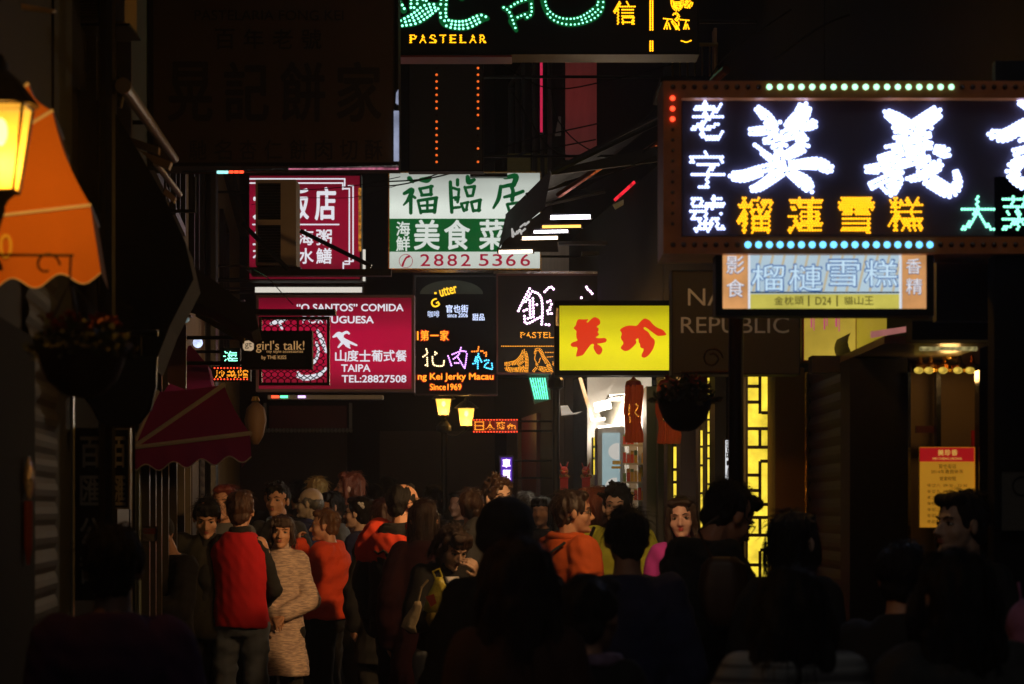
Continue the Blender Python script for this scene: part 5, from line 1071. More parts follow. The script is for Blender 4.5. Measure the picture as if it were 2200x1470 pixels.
cable('cable climbing the dark sky above the great LED sign', [(1380, 330), (1480, 240), (1560, 120), (1700, 20)], 12, .004); cable('high cable crossing the top right corner', [(1660, 130), (1800, 40), (2000, 5), (2200, -30)], 12, .005)
cable('pair of cables looping behind the canopy ribs', [(1100, 200), (1200, 330), (1330, 300), (1440, 200)], 17.5, .006); cable('black cable running up past the pink wall', [(1180, 120), (1200, 260), (1300, 330), (1420, 260)], 18.4, .005); cable('cable hanging under the green LED sign', [(1060, 130), (1180, 190), (1320, 170), (1480, 128)], 14.6, .004)
cable('cable drooping beside the canopy ridge', [(1180, 440), (1300, 380), (1420, 330)], 16.8, .004)
solo('rain_pipe', MB().bar((XL(9.0) + .12, 9.05, 0), (XL(9.0) + .12, 9.05, 6), .03), DARKM, 'dark rain pipe on the corner of the shuttered shop', 'pipe')
t = Thing('umbrella_sleeve', 'furled umbrella in a shiny wrapper hanging on the roller shutter at left', 'umbrella', P(62, 1214, 7.2)); t.part('wrapper', MB().lathe(P(63, 1072, 7.2), [(.006, 0), (.014, .03), (.017, .06), (.012, .09), (.003, .12)], 10), mat('shiny_wrapper', (.7, .65, .62), .12, .7, bump=1, bs=90)); t.part('canopy', MB().lathe(P(61, 1214, 7.2), [(.004, 0), (.012, .05), (.013, .18)], 10), mat('dull_red_cloth', (.2, .04, .03), .6))
# odd bright lamps far back on the left
for k, (x, y, w_, h_, Yc) in enumerate(((404, 648, 34, 10, 19), (432, 656, 20, 12, 18.5), (478, 646, 44, 16, 18), (481, 686, 36, 14, 17), (414, 726, 22, 22, 18), (386, 680, 22, 14, 16))):
    cols = [(.5, .35, .3), (.8, .8, .85), (.75, .75, .75), (.8, .8, 1), (.6, .7, 1), (.3, .4, .4)]; t = Thing('wall_lamp', ['dim pinkish', 'round white', 'broad white', 'jagged bright', 'bluish white', 'faint greenish'][k] + ' lamp glimpsed behind the dark awnings at left', 'lamp', P(x + w_/2, y + h_, Yc), 'glimpsed lamps')
    t.part('glass', MB().ell(P(x + w_/2, y + h_/2, Yc), (w_/2/F*Yc, .03, h_/2/F*Yc), 10, 6), emis('glimpsed_%d' % k, cols[k], (.35, .9, .75, 1.6, 1.3, .3)[k], .4, 20), None, True); t.part('back_plate', MB().pbox(x - 2, y - 3, x + w_ + 2, y, Yc, Yc + .1), DARKM)
solo('picture_board', MB().prism([P(x, y, 12.6) for x, y in ((358, 632), (400, 700), (400, 838), (360, 822))][::-1], (0, .02, 0)), mat('pinkish_board', (.22, .12, .12), .4, var=.5, vs=6), 'tilted pinkish picture board above the burgundy awning', 'board')
t = Thing('bear_lantern', 'pale round paper lantern shape hanging right of the burgundy awning', 'lantern', P(549, 950, 17)); t.part('body', MB().lathe(P(549, 955, 17), [(.02, 0), (.055, .06), (.075, .16), (.06, .24), (.02, .28)], 14), mat('paper_tan', (.08, .042, .016), .7), None, True); t.part('cap', MB().lathe(P(549, 862, 17), [(.03, 0), (.02, .03)], 10), BRASS)
# ================================================================ the crowd
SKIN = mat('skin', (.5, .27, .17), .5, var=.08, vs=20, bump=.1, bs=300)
SKINP = mat('pale_skin', (.6, .4, .3), .48, var=.06, vs=20, bump=.1, bs=300)
HB = mat('black_hair', (.007, .006, .006), .6, spec=.25, var=.3, vs=60, stretch=(6, 6, 1), bump=.5, bs=90)
HBR = mat('brown_hair', (.036, .017, .01), .4, var=.35, vs=60, stretch=(6, 6, 1), bump=.5, bs=90)
HRD = mat('auburn_hair', (.2, .05, .015), .42, var=.35, vs=60, stretch=(6, 6, 1), bump=.5, bs=90)
HGR = mat('grey_hair', (.09, .09, .085), .5, var=.35, vs=60, bump=.5, bs=90)
HBL = mat('blond_hair', (.6, .42, .15), .45, var=.3, vs=60, bump=.5, bs=90)
EYEW = mat('eye_white', (.3, .27, .25), .2, var=0, bump=0); EYED = mat('iris', (.015, .009, .006), .15, var=0, bump=0); LIPM = mat('lip', (.33, .08, .07), .4, var=.1); LIPR = mat('red_lip', (.45, .03, .06), .35, var=.1)
def cloth(n, c, r=.9, var=.12, **k): return mat(n, c, r, var=var, vs=10, bump=.25, bs=160, **k)
C_BLK = cloth('black_cloth', (.010, .010, .011)); C_NAVY = cloth('navy_cloth', (.016, .02, .075)); C_CHAR = cloth('charcoal_cloth', (.03, .031, .033)); C_DBR = cloth('dark_brown_cloth', (.04, .014, .008))
C_OLV = cloth('olive_cloth', (.028, .026, .016)); C_PUR = cloth('dark_purple_cloth', (.045, .012, .08)); C_RED = cloth('red_fleece', (.5, .006, .012)); C_ORG = cloth('orange_red_cotton', (.75, .07, .018)); C_OR2 = cloth('orange_wool', (.46, .075, .008))
C_LIME = cloth('lime_jacket_cloth', (.62, .66, .06)); C_MAG = cloth('magenta_cardigan_knit', (.6, .06, .5)); C_YOKE = cloth('orange_yoke_cloth', (.75, .06, .02)); C_WINE = cloth('wine_cloth', (.035, .004, .007)); C_GREY = cloth('grey_cloth', (.1, .105, .11)); C_BLUE = cloth('pale_blue_cotton', (.3, .45, .62)); C_WHT = cloth('white_cotton', (.7, .7, .72)); C_JEAN = cloth('faded_denim', (.15, .18, .24), var=.45); C_JEAN2 = cloth('light_denim', (.2, .23, .27), var=.4)
C_KNIT = knit('marled_knit', (.7, .53, .41), (.4, .29, .25), (14, 14, 80)); C_STR = knit('striped_knit', (.26, .28, .3), (.03, .03, .036), (.5, .5, 26)); C_FLOR = mat('floral_cloth', (.18, .12, .2), .8, var=.9, vs=30)
SHOE = mat('dark_leather', (.015, .013, .012), .35)
JOBS = []
def job(name, mb, m, parent, voxel, smooth, folds, root):
    me = mb.mesh(name, m, (0, 0, 0)); o = bpy.data.objects.new(name, me); COL.objects.link(o); o.parent = parent or root
    r_ = o.modifiers.new('r', 'REMESH'); r_.mode = 'VOXEL'; r_.voxel_size = voxel; r_.use_smooth_shade = True
    s_ = o.modifiers.new('s', 'SMOOTH'); s_.factor = .5; s_.iterations = smooth
    JOBS.append((o, folds)); return o
def finish_jobs():                                  # one evaluation for all, then the folds and strands
    dg = bpy.context.evaluated_depsgraph_get(); dg.update(); new = []
    for o, folds in JOBS: new.append((o, folds, bpy.data.meshes.new_from_object(o.evaluated_get(dg))))
    for k, (o, folds, me) in enumerate(new):
        o.modifiers.clear(); o.data = me; me.name = o.name
        n = len(me.vertices); co = np.empty(n * 3, np.float32); me.vertices.foreach_get('co', co); co = co.reshape(-1, 3)
        nr = np.empty(n * 3, np.float32); me.vertex_normals.foreach_get('vector', nr); nr = nr.reshape(-1, 3)
        rg = np.random.RandomState(k + 5); d = np.zeros(n)
        for amp, fx, fz, terms in folds:            # sums of warped waves: gathers in cloth, locks in hair
            wx = co + .02 * np.sin(co[:, [1, 2, 0]] * rg.uniform(12, 22) + rg.uniform(0, 6, 3))
            for q in range(terms):
                v = rg.normal(size=3) * [fx, fx, fz]; d += amp / math.sqrt(terms) * np.sin(wx @ v + rg.uniform(0, 6.28))
        if folds:
            me.vertices.foreach_set('co', (co + nr * d[:, None]).astype(np.float32).ravel())
        me.polygons.foreach_set('use_smooth', [True] * len(me.polygons)); me.update()
FOLD = [(.007, 14, 26, 5), (.0025, 50, 60, 5)]; FOLDS = [(.004, 12, 20, 5), (.002, 50, 60, 4)]; KNITF = [(.005, 12, 22, 5), (.002, 40, 90, 5)]
LOCK = [(.005, 70, 16, 6), (.0025, 170, 40, 6)]
V = Vector
def hand(mb, wr, dv, pn, curl, s=1., side=1):
    dv = V(dv).normalized(); pn = V(pn); pn = (pn - dv * pn.dot(dv)).normalized(); lt = dv.cross(pn) * side
    for i, (L1, L2) in enumerate(((.042, .036), (.046, .04), (.043, .037), (.033, .028))):
        kn = wr + dv * (.082 - .005 * abs(i - 1)) * s + lt * (i - 1.5) * .0205 * s
        mb.caps(wr + dv * .012 * s + lt * (i - 1.5) * .011 * s, kn, .0145 * s, .0105 * s, 8)
        c1, c2 = curl * (1 + .12 * i), curl * (2.1 + .15 * i); d1 = dv * math.cos(c1) + pn * math.sin(c1) + lt * (i - 1.5) * .06; d2 = dv * math.cos(c2) + pn * math.sin(c2) + lt * (i - 1.5) * .04
        m1 = kn + d1 * L1 * s; mb.caps(kn, m1, .0095 * s, .0085 * s, 8); mb.caps(m1, m1 + d2 * L2 * s, .0085 * s, .007 * s, 8)
    t0 = wr + dv * .02 * s - lt * .022 * s; t1 = t0 + (dv * .7 - lt * .6 + pn * .35).normalized() * .045 * s
    mb.caps(t0, t1, .0135 * s, .0105 * s, 8); mb.caps(t1, t1 + (dv * .9 - lt * .15 + pn * .4).normalized() * .032 * s, .0105 * s, .008 * s, 8)
HEADZ = 1.573
def person(label, px, top, Y, yaw, hair='short', hm=HB, top_=('jacket', C_BLK, .022, .82), legs=('trousers', C_BLK), head=(0, 0, 0), arms=(None, None), fem=False, g_legs=.0, h=None, lean=0, face=True,
           skin=SKIN, collar=None, extras=(), vox=None, hands=((.5, None), (.5, None)), glasses=False, lips=None, bulk=1., sleeves=None, wide=1., step=0., dx=0):
    if h is None: h = (EYE + (HY - top) / F * Y) / 1.008
    s = h / 1.70; x = P(px, 0, Y).x + dx
    t = Thing('person', label, 'person', (x, Y, 0), 'people in the street'); root = t.o; root.rotation_euler = (0, 0, R(yaw))
    vox = vox or (.0065 if face else .010)
    LN = Matrix.Rotation(-R(lean), 4, 'X'); piv = V((0, 0, .93))
    up = lambda p: piv + (LN @ (V(p) - piv)); S = lambda mb: mb.xform(lambda p: p * s)
    sw = (.158 if fem else .18) * wide
    sh = [up((k * sw, -.015, 1.375)) for k in (-1, 1)]
    el, wr = [], []
    for i, k in enumerate((-1, 1)):
        a = arms[i]
        if a is None: el.append(sh[i] + V((k * .05, -.035, -.285))); wr.append(el[i] + V((-k * .005, .085, -.235)))
        else: el.append(up(a[0])); wr.append(up(a[1]))
    nb = up((0, -.02, 1.43)); turn, nod, tilt = head
    HM = Matrix.Translation(nb) @ LN @ Euler((R(-nod), R(tilt), R(turn))).to_matrix().to_4x4() @ Matrix.Translation(V((0, .032, HEADZ - 1.43)))
    hip = [V((k * .088, 0, .9)) for k in (-1, 1)]; knee = [V((k * .1, .02 + k * step * .5, .49)) for k in (-1, 1)]; ank = [V((k * .1, -.02 + k * step, .085)) for k in (-1, 1)]
    # ---- the body, one surface from head to feet
    b = MB(); rr = lambda z, rx, ry, y=0: (up((0, y, z)), rx * (.93 if fem else 1), ry)
    b.loft([rr(.84, .14, .1), rr(.95, .145, .105), rr(1.06, .128, .095), rr(1.2, .142, .105), rr(1.31, .15, .1), rr(1.38, .115, .08, -.012), rr(1.42, .066, .062, -.02), rr(1.45, .055, .056, -.018)], 16)
    for i, k in enumerate((-1, 1)):
        b.caps(sh[i] - V((k * .02, 0, .005)), el[i], .05, .04); b.caps(el[i], wr[i], .04, .026)
        cu, pn = hands[i]; dv = (wr[i] - el[i]).normalized(); hand(b, wr[i], dv, pn or (LN @ V((-k, .25, 0))), cu, 1., k)
        b.caps(hip[i], knee[i], .078, .055); b.caps(knee[i], ank[i], .052, .036); b.ell(ank[i] + V((0, .06, -.045)), (.04, .11, .03))
    b.caps(nb - V((0, 0, .03)), HM @ V((0, -.025, -.06)), .056 if not fem else .048, .052 if not fem else .045)
    o_ = len(b.v)
    b.ell((0, -.014, .03), (.074, .092, .084), 18, 12); b.ell((0, .026, -.03), (.061, .064, .08), 16, 10); b.ell((0, .046, -.085), (.042, .04, .028), 12, 8)
    for k in (-1, 1):
        b.ell((k * .037, .05, -.028), (.027, .03, .03)); b.ell((k * .077, -.008, -.008), (.011, .019, .031), 10, 8, Matrix.Rotation(R(-k * 18), 4, 'Z')); b.ell((k * .0115, .096, -.034), .0095, 8, 6)
    b.ell((0, .073, .026), (.048, .014, .011)); b.caps((0, .084, .008), (0, .108, -.028), .0085, .0125, 8); b.ell((0, .082, -.094), (.022, .018, .016)); b.ell((0, .082, -.058), (.022, .012, .012))
    for i in range(o_, len(b.v)): b.v[i] = HM @ b.v[i]
    job('body', S(b), skin, None, vox, 2, [], root)
    put = lambda name, mb, m, par=None: (lambda me: (lambda o: (COL.objects.link(o), setattr(o, 'parent', par or root), o)[2])(bpy.data.objects.new(name, me)))(S(mb).mesh(name, m, (0, 0, 0), True))
    hx = lambda mb: mb.xform(lambda p: HM @ p)
    if face:
        for k in (-1, 1):
            e = MB().ell((k * .032, .0675, .003), (.0155, .0125, .0058), 12, 8); e.mi(1).ell((k * .032, .0765, .003), (.0068, .0045, .0066), 10, 6); put('eye', hx(e), [EYEW, EYED])
            put('eyebrow', hx(MB().tube([(k * .014, .087, .023), (k * .03, .085, .03), (k * .05, .066, .025)], [.0026, .0036, .0016], 6)), hm if hm in (HB, HBR) else HBR)
            put('eyelid', hx(MB().tube([(k * .015, .076, .006), (k * .032, .0805, .0115), (k * .049, .066, .006)], [.0014, .0022, .0012], 6)), HB)
        l = MB().ell((0, .0885, -.0555), (.0185, .008, .0036), 12, 6); l.ell((0, .0885, -.0635), (.0155, .008, .0042), 12, 6); put('lips', hx(l), lips or LIPM)
    if glasses:
        q = MB()
        for k in (-1, 1):
            q.tube([(k * .033 + .023 * math.cos(a), .094 - abs(.023 * math.cos(a) * .2) + (-.004 if k * math.cos(a) > .5 else 0), .002 + .017 * math.sin(a)) for a in np.linspace(0, 6.283, 17)], .0018, 5)
            q.bar((k * .056, .087, .006), (k * .08, -.005, .008), .0018, 5)
        q.bar((-.011, .094, .006), (.011, .094, .006), .0018, 5); put('glasses', hx(q), IRON)
    # ---- hair
    q = MB()
    if hair in ('short', 'bob', 'long', 'bun', 'fringe', 'big', 'spiky'):
        q.ell((0, -.027, .036), (.083, .098, .088), 18, 12); q.ell((0, -.05, -.03), (.068, .055, .058)); 
        for k in (-1, 1): q.ell((k * .068, -.012, .022), (.016, .036, .036))
        q.ell((.012, .048, .092), (.056, .036, .026)); q.ell((-.025, .04, .092), (.04, .036, .026))
    if hair == 'fringe' or hair == 'bob':
        for k in range(-3, 4): q.caps((k * .017, .045, .095), (k * .021, .08 - abs(k) * .007, .05), .02, .011, 8)
    if hair == 'spiky':
        rs = random.Random(int(px))
        for k in range(34):
            a, e_ = rs.uniform(0, 6.283), rs.uniform(.15, 1.4); d_ = V((math.cos(a) * math.cos(e_), math.sin(a) * math.cos(e_), math.sin(e_))); q.caps(V((0, -.02, .04)) + d_ * .07, V((0, -.02, .04)) + d_ * (.1 + .018 * rs.random()) + V((.01, .02, 0)), .016, .006, 6)
    if hair in ('bob', 'long', 'big'):
        w_ = 1.25 if hair == 'big' else 1; zb = {'bob': -.09, 'long': -.3, 'big': -.27}[hair]
        q.caps((0, -.05, .03), (0, -.06, -.06), .075 * w_, .07 * w_)
        if hair == 'bob': q.caps((0, -.045, -.04), (0, -.045, zb), .07, .055)
        else: q.caps((0, -.06, -.06), (0, -.075, zb), .072 * w_, .058 * w_); q.ell((0, -.08, zb * .6), (.1 * w_, .04, .13 * w_))
        for k in (-1, 1):
            q.caps((k * .064, .018, .06), (k * .078 * w_, .012, -.05), .024 * w_, .023 * w_); q.caps((k * .078 * w_, .012, -.05), (k * .07 * w_, .018 if hair == 'bob' else .03, zb), .024 * w_, .014 * w_)
    if hair == 'bun': q.ell((0, -.1, .075), (.042, .036, .04)); q.ell((0, -.04, -.01), (.075, .07, .06))
    if hair == 'bald':
        q.ell((0, -.05, -.005), (.08, .066, .06), 16, 10)
        for k in (-1, 1): q.ell((k * .07, -.012, .012), (.014, .04, .034))
    if hair == 'receding':
        q.ell((0, -.032, .03), (.0835, .09, .086), 18, 12); q.ell((0, -.055, -.03), (.066, .05, .055)); q.ell((0, .035, .098), (.022, .03, .016))
        for k in (-1, 1): q.ell((k * .068, -.004, .01), (.016, .036, .036))
    if hair in ('beanie', 'hood'):
        q.ell((0, -.02, .045), (.1, .112, .1), 18, 12); q.ell((0, -.035, .0), (.1, .1, .07), 18, 10)
        if hair == 'hood': q.ell((0, -.05, -.08), (.11, .09, .08)); 
    if hair == 'cap': q.ell((0, -.018, .042), (.088, .1, .085), 16, 10); q.ell((0, .1, .05), (.06, .06, .012))
    if hair != 'none': job({'beanie': 'woollen_hat', 'hood': 'hood', 'cap': 'cap'}.get(hair, 'hair'), S(hx(q)), hm, None, .0065, 2, FOLDS if hair in ('beanie', 'hood', 'cap') else LOCK, root)
    if hair in ('short', 'bob', 'long', 'bun', 'fringe', 'big', 'spiky'):   # stray strands that break the outline
        rs = random.Random(int(px) + 3); q = MB(); c0 = V((0, -.027, .036))
        for k in range(170):
            a, e_ = rs.uniform(0, 6.283), rs.uniform(-.1, 1.5); d_ = V((math.cos(a) * math.cos(e_), math.sin(a) * math.cos(e_), math.sin(e_)))
            if d_.y > .45 and d_.z < .55: continue
            p0 = c0 + V((d_.x * .083, d_.y * .097, d_.z * .088)); tn = (V((rs.gauss(0, .5), rs.gauss(-.2, .5), -1)) - d_ * V((0, -.2, -1)).dot(d_)).normalized(); L = rs.uniform(.03, .07)
            q.tube([p0, p0 + tn * L * .5 + d_ * rs.uniform(.004, .013), p0 + tn * L + d_ * rs.uniform(.0, .016)], [.0016, .0012, .0005], 3, False)
        if hair in ('long', 'big', 'bob'):
            zz = -.12 if hair == 'bob' else -.34; w_ = 1.25 if hair == 'big' else 1
            for k in range(150):
                a = rs.uniform(2.9, 6.5); r1 = .086 * w_; x_, y_ = r1 * math.cos(a), -.045 + r1 * math.sin(a) * .95; z0 = rs.uniform(zz * .7, .03); L = rs.uniform(.06, .14)
                q.tube([(x_, y_, z0), (x_ * 1.06 + rs.gauss(0, .006), y_ * 1.05 + rs.gauss(0, .006), z0 - L * .5), (x_ * 1.02 + rs.gauss(0, .014), y_ + rs.gauss(0, .012), max(zz, z0 - L))], [.0016, .0016, .0006], 3, False)
        put('stray_hair', hx(q), hm)
    # ---- clothes
    kind, m, g, zb = top_; q = MB(); fb = 1. * bulk; flare = {'dress': .05, 'coat': .035}.get(kind, .0)
    R_ = lambda z, rx, ry, y=0: (up((0, y, z)) if z > .93 else V((0, 0, z)), rx * fb * (.94 if fem else 1) + g, ry * fb + g)
    rings = []
    if zb < .84: rings += [R_(zb, .15 + flare, .11 + flare), R_((zb + .86) / 2, .152 + flare * .6, .115 + flare * .6)]
    rings += [R_(max(zb, .86), .152, .118), R_(.96, .148, .113), R_(1.07, .136, .105), R_(1.19, .147, .115), R_(1.3, .158, .112, -.004), R_(1.365, .145, .092, -.012), R_(1.41, .088, .072, -.02), R_(1.445, .06, .06, -.02)]
    q.loft(rings, 18)
    if kind != 'vest':
        for i, k in enumerate((-1, 1)): q.caps(sh[i] - V((k * .028, 0, .012)), el[i], (.056 + g) * min(1.15, bulk), .043 + g); q.caps(el[i], el[i] + (wr[i] - el[i]) * .97, .044 + g, .032 + g)
    if kind == 'turtle' or collar == 'turtle': q.caps(nb - V((0, 0, .02)), nb + V((0, .012, .055)), .07, .064)
    top_o = job({'vest': 'vest', 'dress': 'dress', 'coat': 'coat', 'sweater': 'sweater', 'turtle': 'sweater', 'shirt': 'shirt', 'cardigan': 'cardigan'}.get(kind, 'jacket'), S(q), m, None, .011, 5, KNITF if kind in ('dress', 'turtle') else FOLD, root)
    if sleeves:
        q = MB(); q.loft([(up((0, 0, 1.28)), .13, .1), (up((0, -.01, 1.38)), .12, .085), (up((0, -.02, 1.43)), .068, .065), (up((0, -.016, 1.475)), .062, .06)], 16)
        for i, k in enumerate((-1, 1)): q.caps(sh[i] - V((k * .03, 0, .012)), el[i], .062, .052); q.caps(el[i], wr[i], .052, .04)
        job('sweater', S(q), sleeves, None, .011, 5, FOLD, root)
    if collar and collar != 'turtle':
        q = MB(); cm, cr, ch = collar; n = 20; pts = [nb + LN @ V((cr * math.cos(a), cr * 1.0 * math.sin(a) - .0, .0 + (-.02 if math.sin(a) > .6 else .012))) for a in np.linspace(0, 6.283, n)]
        q.tube(pts, ch, 8); job('collar', S(q), cm, top_o, .008, 3, FOLDS, root)
    if legs:
        q = MB(); gl = .008 + g_legs; 
        if legs[0] != 'tights': q.loft([(V((0, 0, .8)), .135 + gl, .098 + gl), (V((0, 0, .9)), .15 + gl, .115 + gl), (V((0, 0, 1.02)), .14 + gl, .105 + gl)], 16)
        for i in (0, 1):
            if legs[0] == 'tights': q.caps(hip[i], knee[i], .084, .06); q.caps(knee[i], ank[i], .058, .042)
            else: q.caps(hip[i], knee[i], .09 + gl, .067 + gl); q.caps(knee[i], ank[i] - V((0, 0, .02)), .067 + gl, .055 + gl)
        job(legs[0], S(q), legs[1], None, .012, 4, FOLD, root)
        for i in (0, 1): job('shoe', S(MB().ell(ank[i] + V((0, .065, -.04)), (.048, .125, .042)).caps(ank[i] + V((0, -.01, .01)), ank[i] + V((0, -.01, -.04)), .05, .048)), SHOE, None, .01, 2, [], root)
    for fn in extras: fn(dict(put=put, up=up, S=S, HM=HM, nb=nb, wr=wr, el=el, sh=sh, root=root, s=s, hx=hx, job=lambda n_, mb, m_, f=FOLD, v=.009: job(n_, S(mb), m_, None, v, 3, f, root)))
    return t, wr, s

# ---------------- nearest row, mostly seen from behind and unlit
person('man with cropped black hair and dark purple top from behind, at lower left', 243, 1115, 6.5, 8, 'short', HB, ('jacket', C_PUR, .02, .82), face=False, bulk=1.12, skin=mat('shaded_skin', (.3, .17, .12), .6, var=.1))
person('person in a black woollen hat from behind at the centre, behind the long haired woman', 1086, 1065, 7.9, 0, 'beanie', C_BLK, ('coat', C_BLK, .03, .6), face=False, bulk=1.0, wide=.92)
person('woman with long dark brown hair from behind in a bulky dark coat at lower centre', 1112, 1137, 6.2, 4, 'big', mat('darkest_brown_hair', (.014, .006, .005), .6, spec=.25, var=.3, vs=60, stretch=(6, 6, 1), bump=.5, bs=90), ('coat', C_DBR, .035, .55), face=False, fem=True, bulk=.98, wide=.88)
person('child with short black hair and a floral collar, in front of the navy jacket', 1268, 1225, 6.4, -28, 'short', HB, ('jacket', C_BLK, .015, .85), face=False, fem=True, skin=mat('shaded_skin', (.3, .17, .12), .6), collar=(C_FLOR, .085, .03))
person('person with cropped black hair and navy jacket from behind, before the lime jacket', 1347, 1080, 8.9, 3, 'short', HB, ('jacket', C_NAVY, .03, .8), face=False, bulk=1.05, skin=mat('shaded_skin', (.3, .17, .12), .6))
def e_strap(c): c['put']('shoulder_strap', MB().tube([c['up'](p) for p in ((.12, -.15, 1.4), (.02, -.175, 1.25), (-.12, -.17, 1.05))], .012, 6), C_DBR)
person('man in glasses and black coat bending over his hands before the broad lattice', 1585, 1030, 9.4, -62, 'short', HB, ('coat', C_BLK, .035, .7), head=(0, 22, 0), lean=12, h=1.70, glasses=True, bulk=.98, wide=.95, arms=(((-.27, .1, 1.14), (-.1, .33, 1.2)), ((.25, .14, 1.1), (.06, .36, 1.19))), hands=((1.0, None), (1.0, None)), skin=mat('warm_skin', (.42, .2, .12), .55), dx=-.19)
person('woman with black bob and pale cheek turned right, in front of the ochre pillar', 1703, 1087, 8.8, -38, 'bob', HB, ('coat', C_BLK, .03, .6), face=True, fem=True, skin=SKINP)
person('woman with long black hair and grey striped sweater from behind, at lower right', 1702, 1203, 5.9, -8, 'big', HB, ('sweater', C_STR, .03, .8), face=False, fem=True, bulk=1.1)
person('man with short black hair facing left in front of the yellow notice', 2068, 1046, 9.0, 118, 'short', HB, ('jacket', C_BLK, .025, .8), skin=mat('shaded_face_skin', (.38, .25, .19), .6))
person('person with tousled black hair, half hidden below the yellow notice at right', 1938, 1155, 7.6, -20, 'short', HB, ('jacket', C_BLK, .02, .8), face=False)
person('woman with long straight black hair and greyish jacket at the lower right corner', 2052, 1168, 5.8, 12, 'big', HB, ('jacket', C_CHAR, .03, .8), face=False, fem=True, bulk=1.15)
person('child in a mauve eared hood at the right edge, near the bottom', 2222, 1282, 6.8, 30, 'hood', cloth('mauve_fleece', (.3, .13, .28)), ('jacket', cloth('mauve_fleece', (.3, .13, .28)), .03, .8), face=False, extras=(lambda c: [c['job']('hood_ear', c['hx'](MB().caps((k * .06, -.02, .11), (k * .075, -.02, .19), .022, .012)), cloth('mauve_fleece', (.3, .13, .28))) for k in (-1, 1)],))

# ---------------- the group on the left
person('young man in a dark olive jacket looking down, left of the red vest', 446, 1056, 15.5, 183, 'fringe', HB, ('jacket', C_OLV, .04, .8), head=(0, 24, 0), bulk=1.06, extras=(lambda c: c['job']('shirt', MB().loft([(V((0, .1, .95)), .05, .05), (V((0, .115, 1.2)), .05, .05), (V((0, .075, 1.38)), .05, .06), (V((0, .03, 1.45)), .055, .055)], 10), C_BLK),))
person('woman with short chestnut hair in a red fleece vest and jeans seen from behind', 516, 1049, 15.4, -4, 'short', mat('chestnut_hair', (.06, .026, .014), .4, var=.35, vs=60, stretch=(6, 6, 1), bump=.5, bs=90), ('vest', C_RED, .045, .86), ('jeans', C_JEAN), face=False, fem=True, bulk=.93, wide=.9, sleeves=C_BLK, arms=(((-.2, .08, 1.08), (-.1, .24, 1.0)), ((.2, .08, 1.08), (.1, .24, 1.0))))
person('woman in a marled grey knit dress with clasped hands, facing the camera', 605, 1101, 16.5, 176, 'bob', HBR, ('dress', C_KNIT, .03, .54), ('tights', C_BLK), head=(0, 3, -3), fem=True, bulk=.92, wide=.9, collar='turtle', vox=.005, arms=(((-.215, .03, 1.08), (-.045, .19, .985)), ((.215, .03, 1.08), (.04, .2, .98))), hands=((.55, (0, -.3, -1)), (.55, (0, -.3, -1))), skin=mat('warm_face_skin', (.55, .29, .17), .5))
def e_cig(c): c['put']('cigarette', MB().bar(c['wr'][0] + V((.03, .06, .08)), c['wr'][0] + V((.02, .14, .1)), .004, 6), C_WHT)
person('stocky man in an orange red sweater smoking, turned left beside the knit dress', 703, 1088, 17.5, 78, 'short', mat('ginger_brown_hair', (.1, .045, .02), .5, var=.3, vs=60, bump=.5, bs=90), ('sweater', C_ORG, .03, .88), ('trousers', C_BLK), head=(8, 4, 0), bulk=1.28, wide=1.05, arms=(((-.27, .07, 1.15), (-.1, .185, 1.43)), ((.26, .05, 1.1), (.2, .2, .95))), hands=((.7, (.5, -.6, 0)), (.6, None)), g_legs=.02, extras=(e_cig,))
person('man with thick black hair and pale blue collar behind the woman in knit dress', 597, 1034, 18.6, 150, 'spiky', HB, ('jacket', C_CHAR, .025, .8), head=(10, 0, 0), collar=(C_BLUE, .075, .022))
person('older balding grey man in glasses and dark jacket facing left', 668, 1041, 19.5, 78, 'bald', HGR, ('jacket', C_NAVY, .035, .8), glasses=True, bulk=1.15, skin=mat('pale_grey_skin', (.45, .36, .27), .5), collar=(cloth('cream_collar', (.4, .38, .25)), .075, .016))
person('dark haired woman glimpsed behind the balding man, facing left', 712, 1052, 20.6, 120, 'bob', HB, ('coat', C_GREY, .03, .6), fem=True)
person('woman with black bun, white hair flower and glasses facing left', 772, 1062, 18.5, 72, 'bun', HB, ('jacket', C_NAVY, .025, .8), fem=True, glasses=True, skin=SKINP, extras=(lambda c: c['put']('hair_flower', c['hx'](MB().ell((-.072, -.055, .055), (.012, .02, .02)).ell((-.075, -.04, .07), (.01, .014, .014)).ell((-.075, -.07, .045), (.01, .014, .014)).ell((-.075, -.065, .07), (.01, .012, .012))), C_WHT),))
person('tall woman with long auburn hair facing left above the far crowd', 752, 1009, 21.5, 88, 'long', HRD, ('coat', C_DBR, .03, .6), fem=True, skin=SKINP)
person('far person with pale blond hair above the balding man', 682, 1020, 23.0, 10, 'short', HBL, ('jacket', C_BLK, .025, .8), face=False)
person('far dark person left of the pale blond one', 640, 1028, 23.4, 20, 'short', HB, ('jacket', C_BLK, .025, .8), face=False)
person('far dark person in front of the stepped pale wall', 588, 1030, 24.0, 160, 'short', HBR, ('jacket', C_BLK, .025, .8), face=False)
person('person in dark clothes and cap looking at a phone at far left of the crowd', 364, 1096, 14.2, 130, 'cap', C_CHAR, ('jacket', C_BLK, .03, .8), head=(0, 25, 0), arms=(((-.24, .08, 1.1), (-.1, .3, 1.15)), ((.24, .08, 1.1), (.05, .32, 1.15))), hands=((.9, None), (.9, None)))
ph = solo('phone', MB().box(P(318, 1199, 14.0), P(322, 1189, 14.0) + Vector((.006, .08, 0))), emis('phone_glow', (.5, .7, .8), .5), 'small glowing phone held up at the far left of the crowd', 'phone')
person('woman with reddish hair glimpsed between the olive jacket and the red vest', 484, 1037, 17.4, 165, 'short', mat('deep_red_hair', (.12, .02, .015), .45, var=.3, vs=60, bump=.5, bs=90), ('jacket', C_GREY, .03, .8), fem=True)
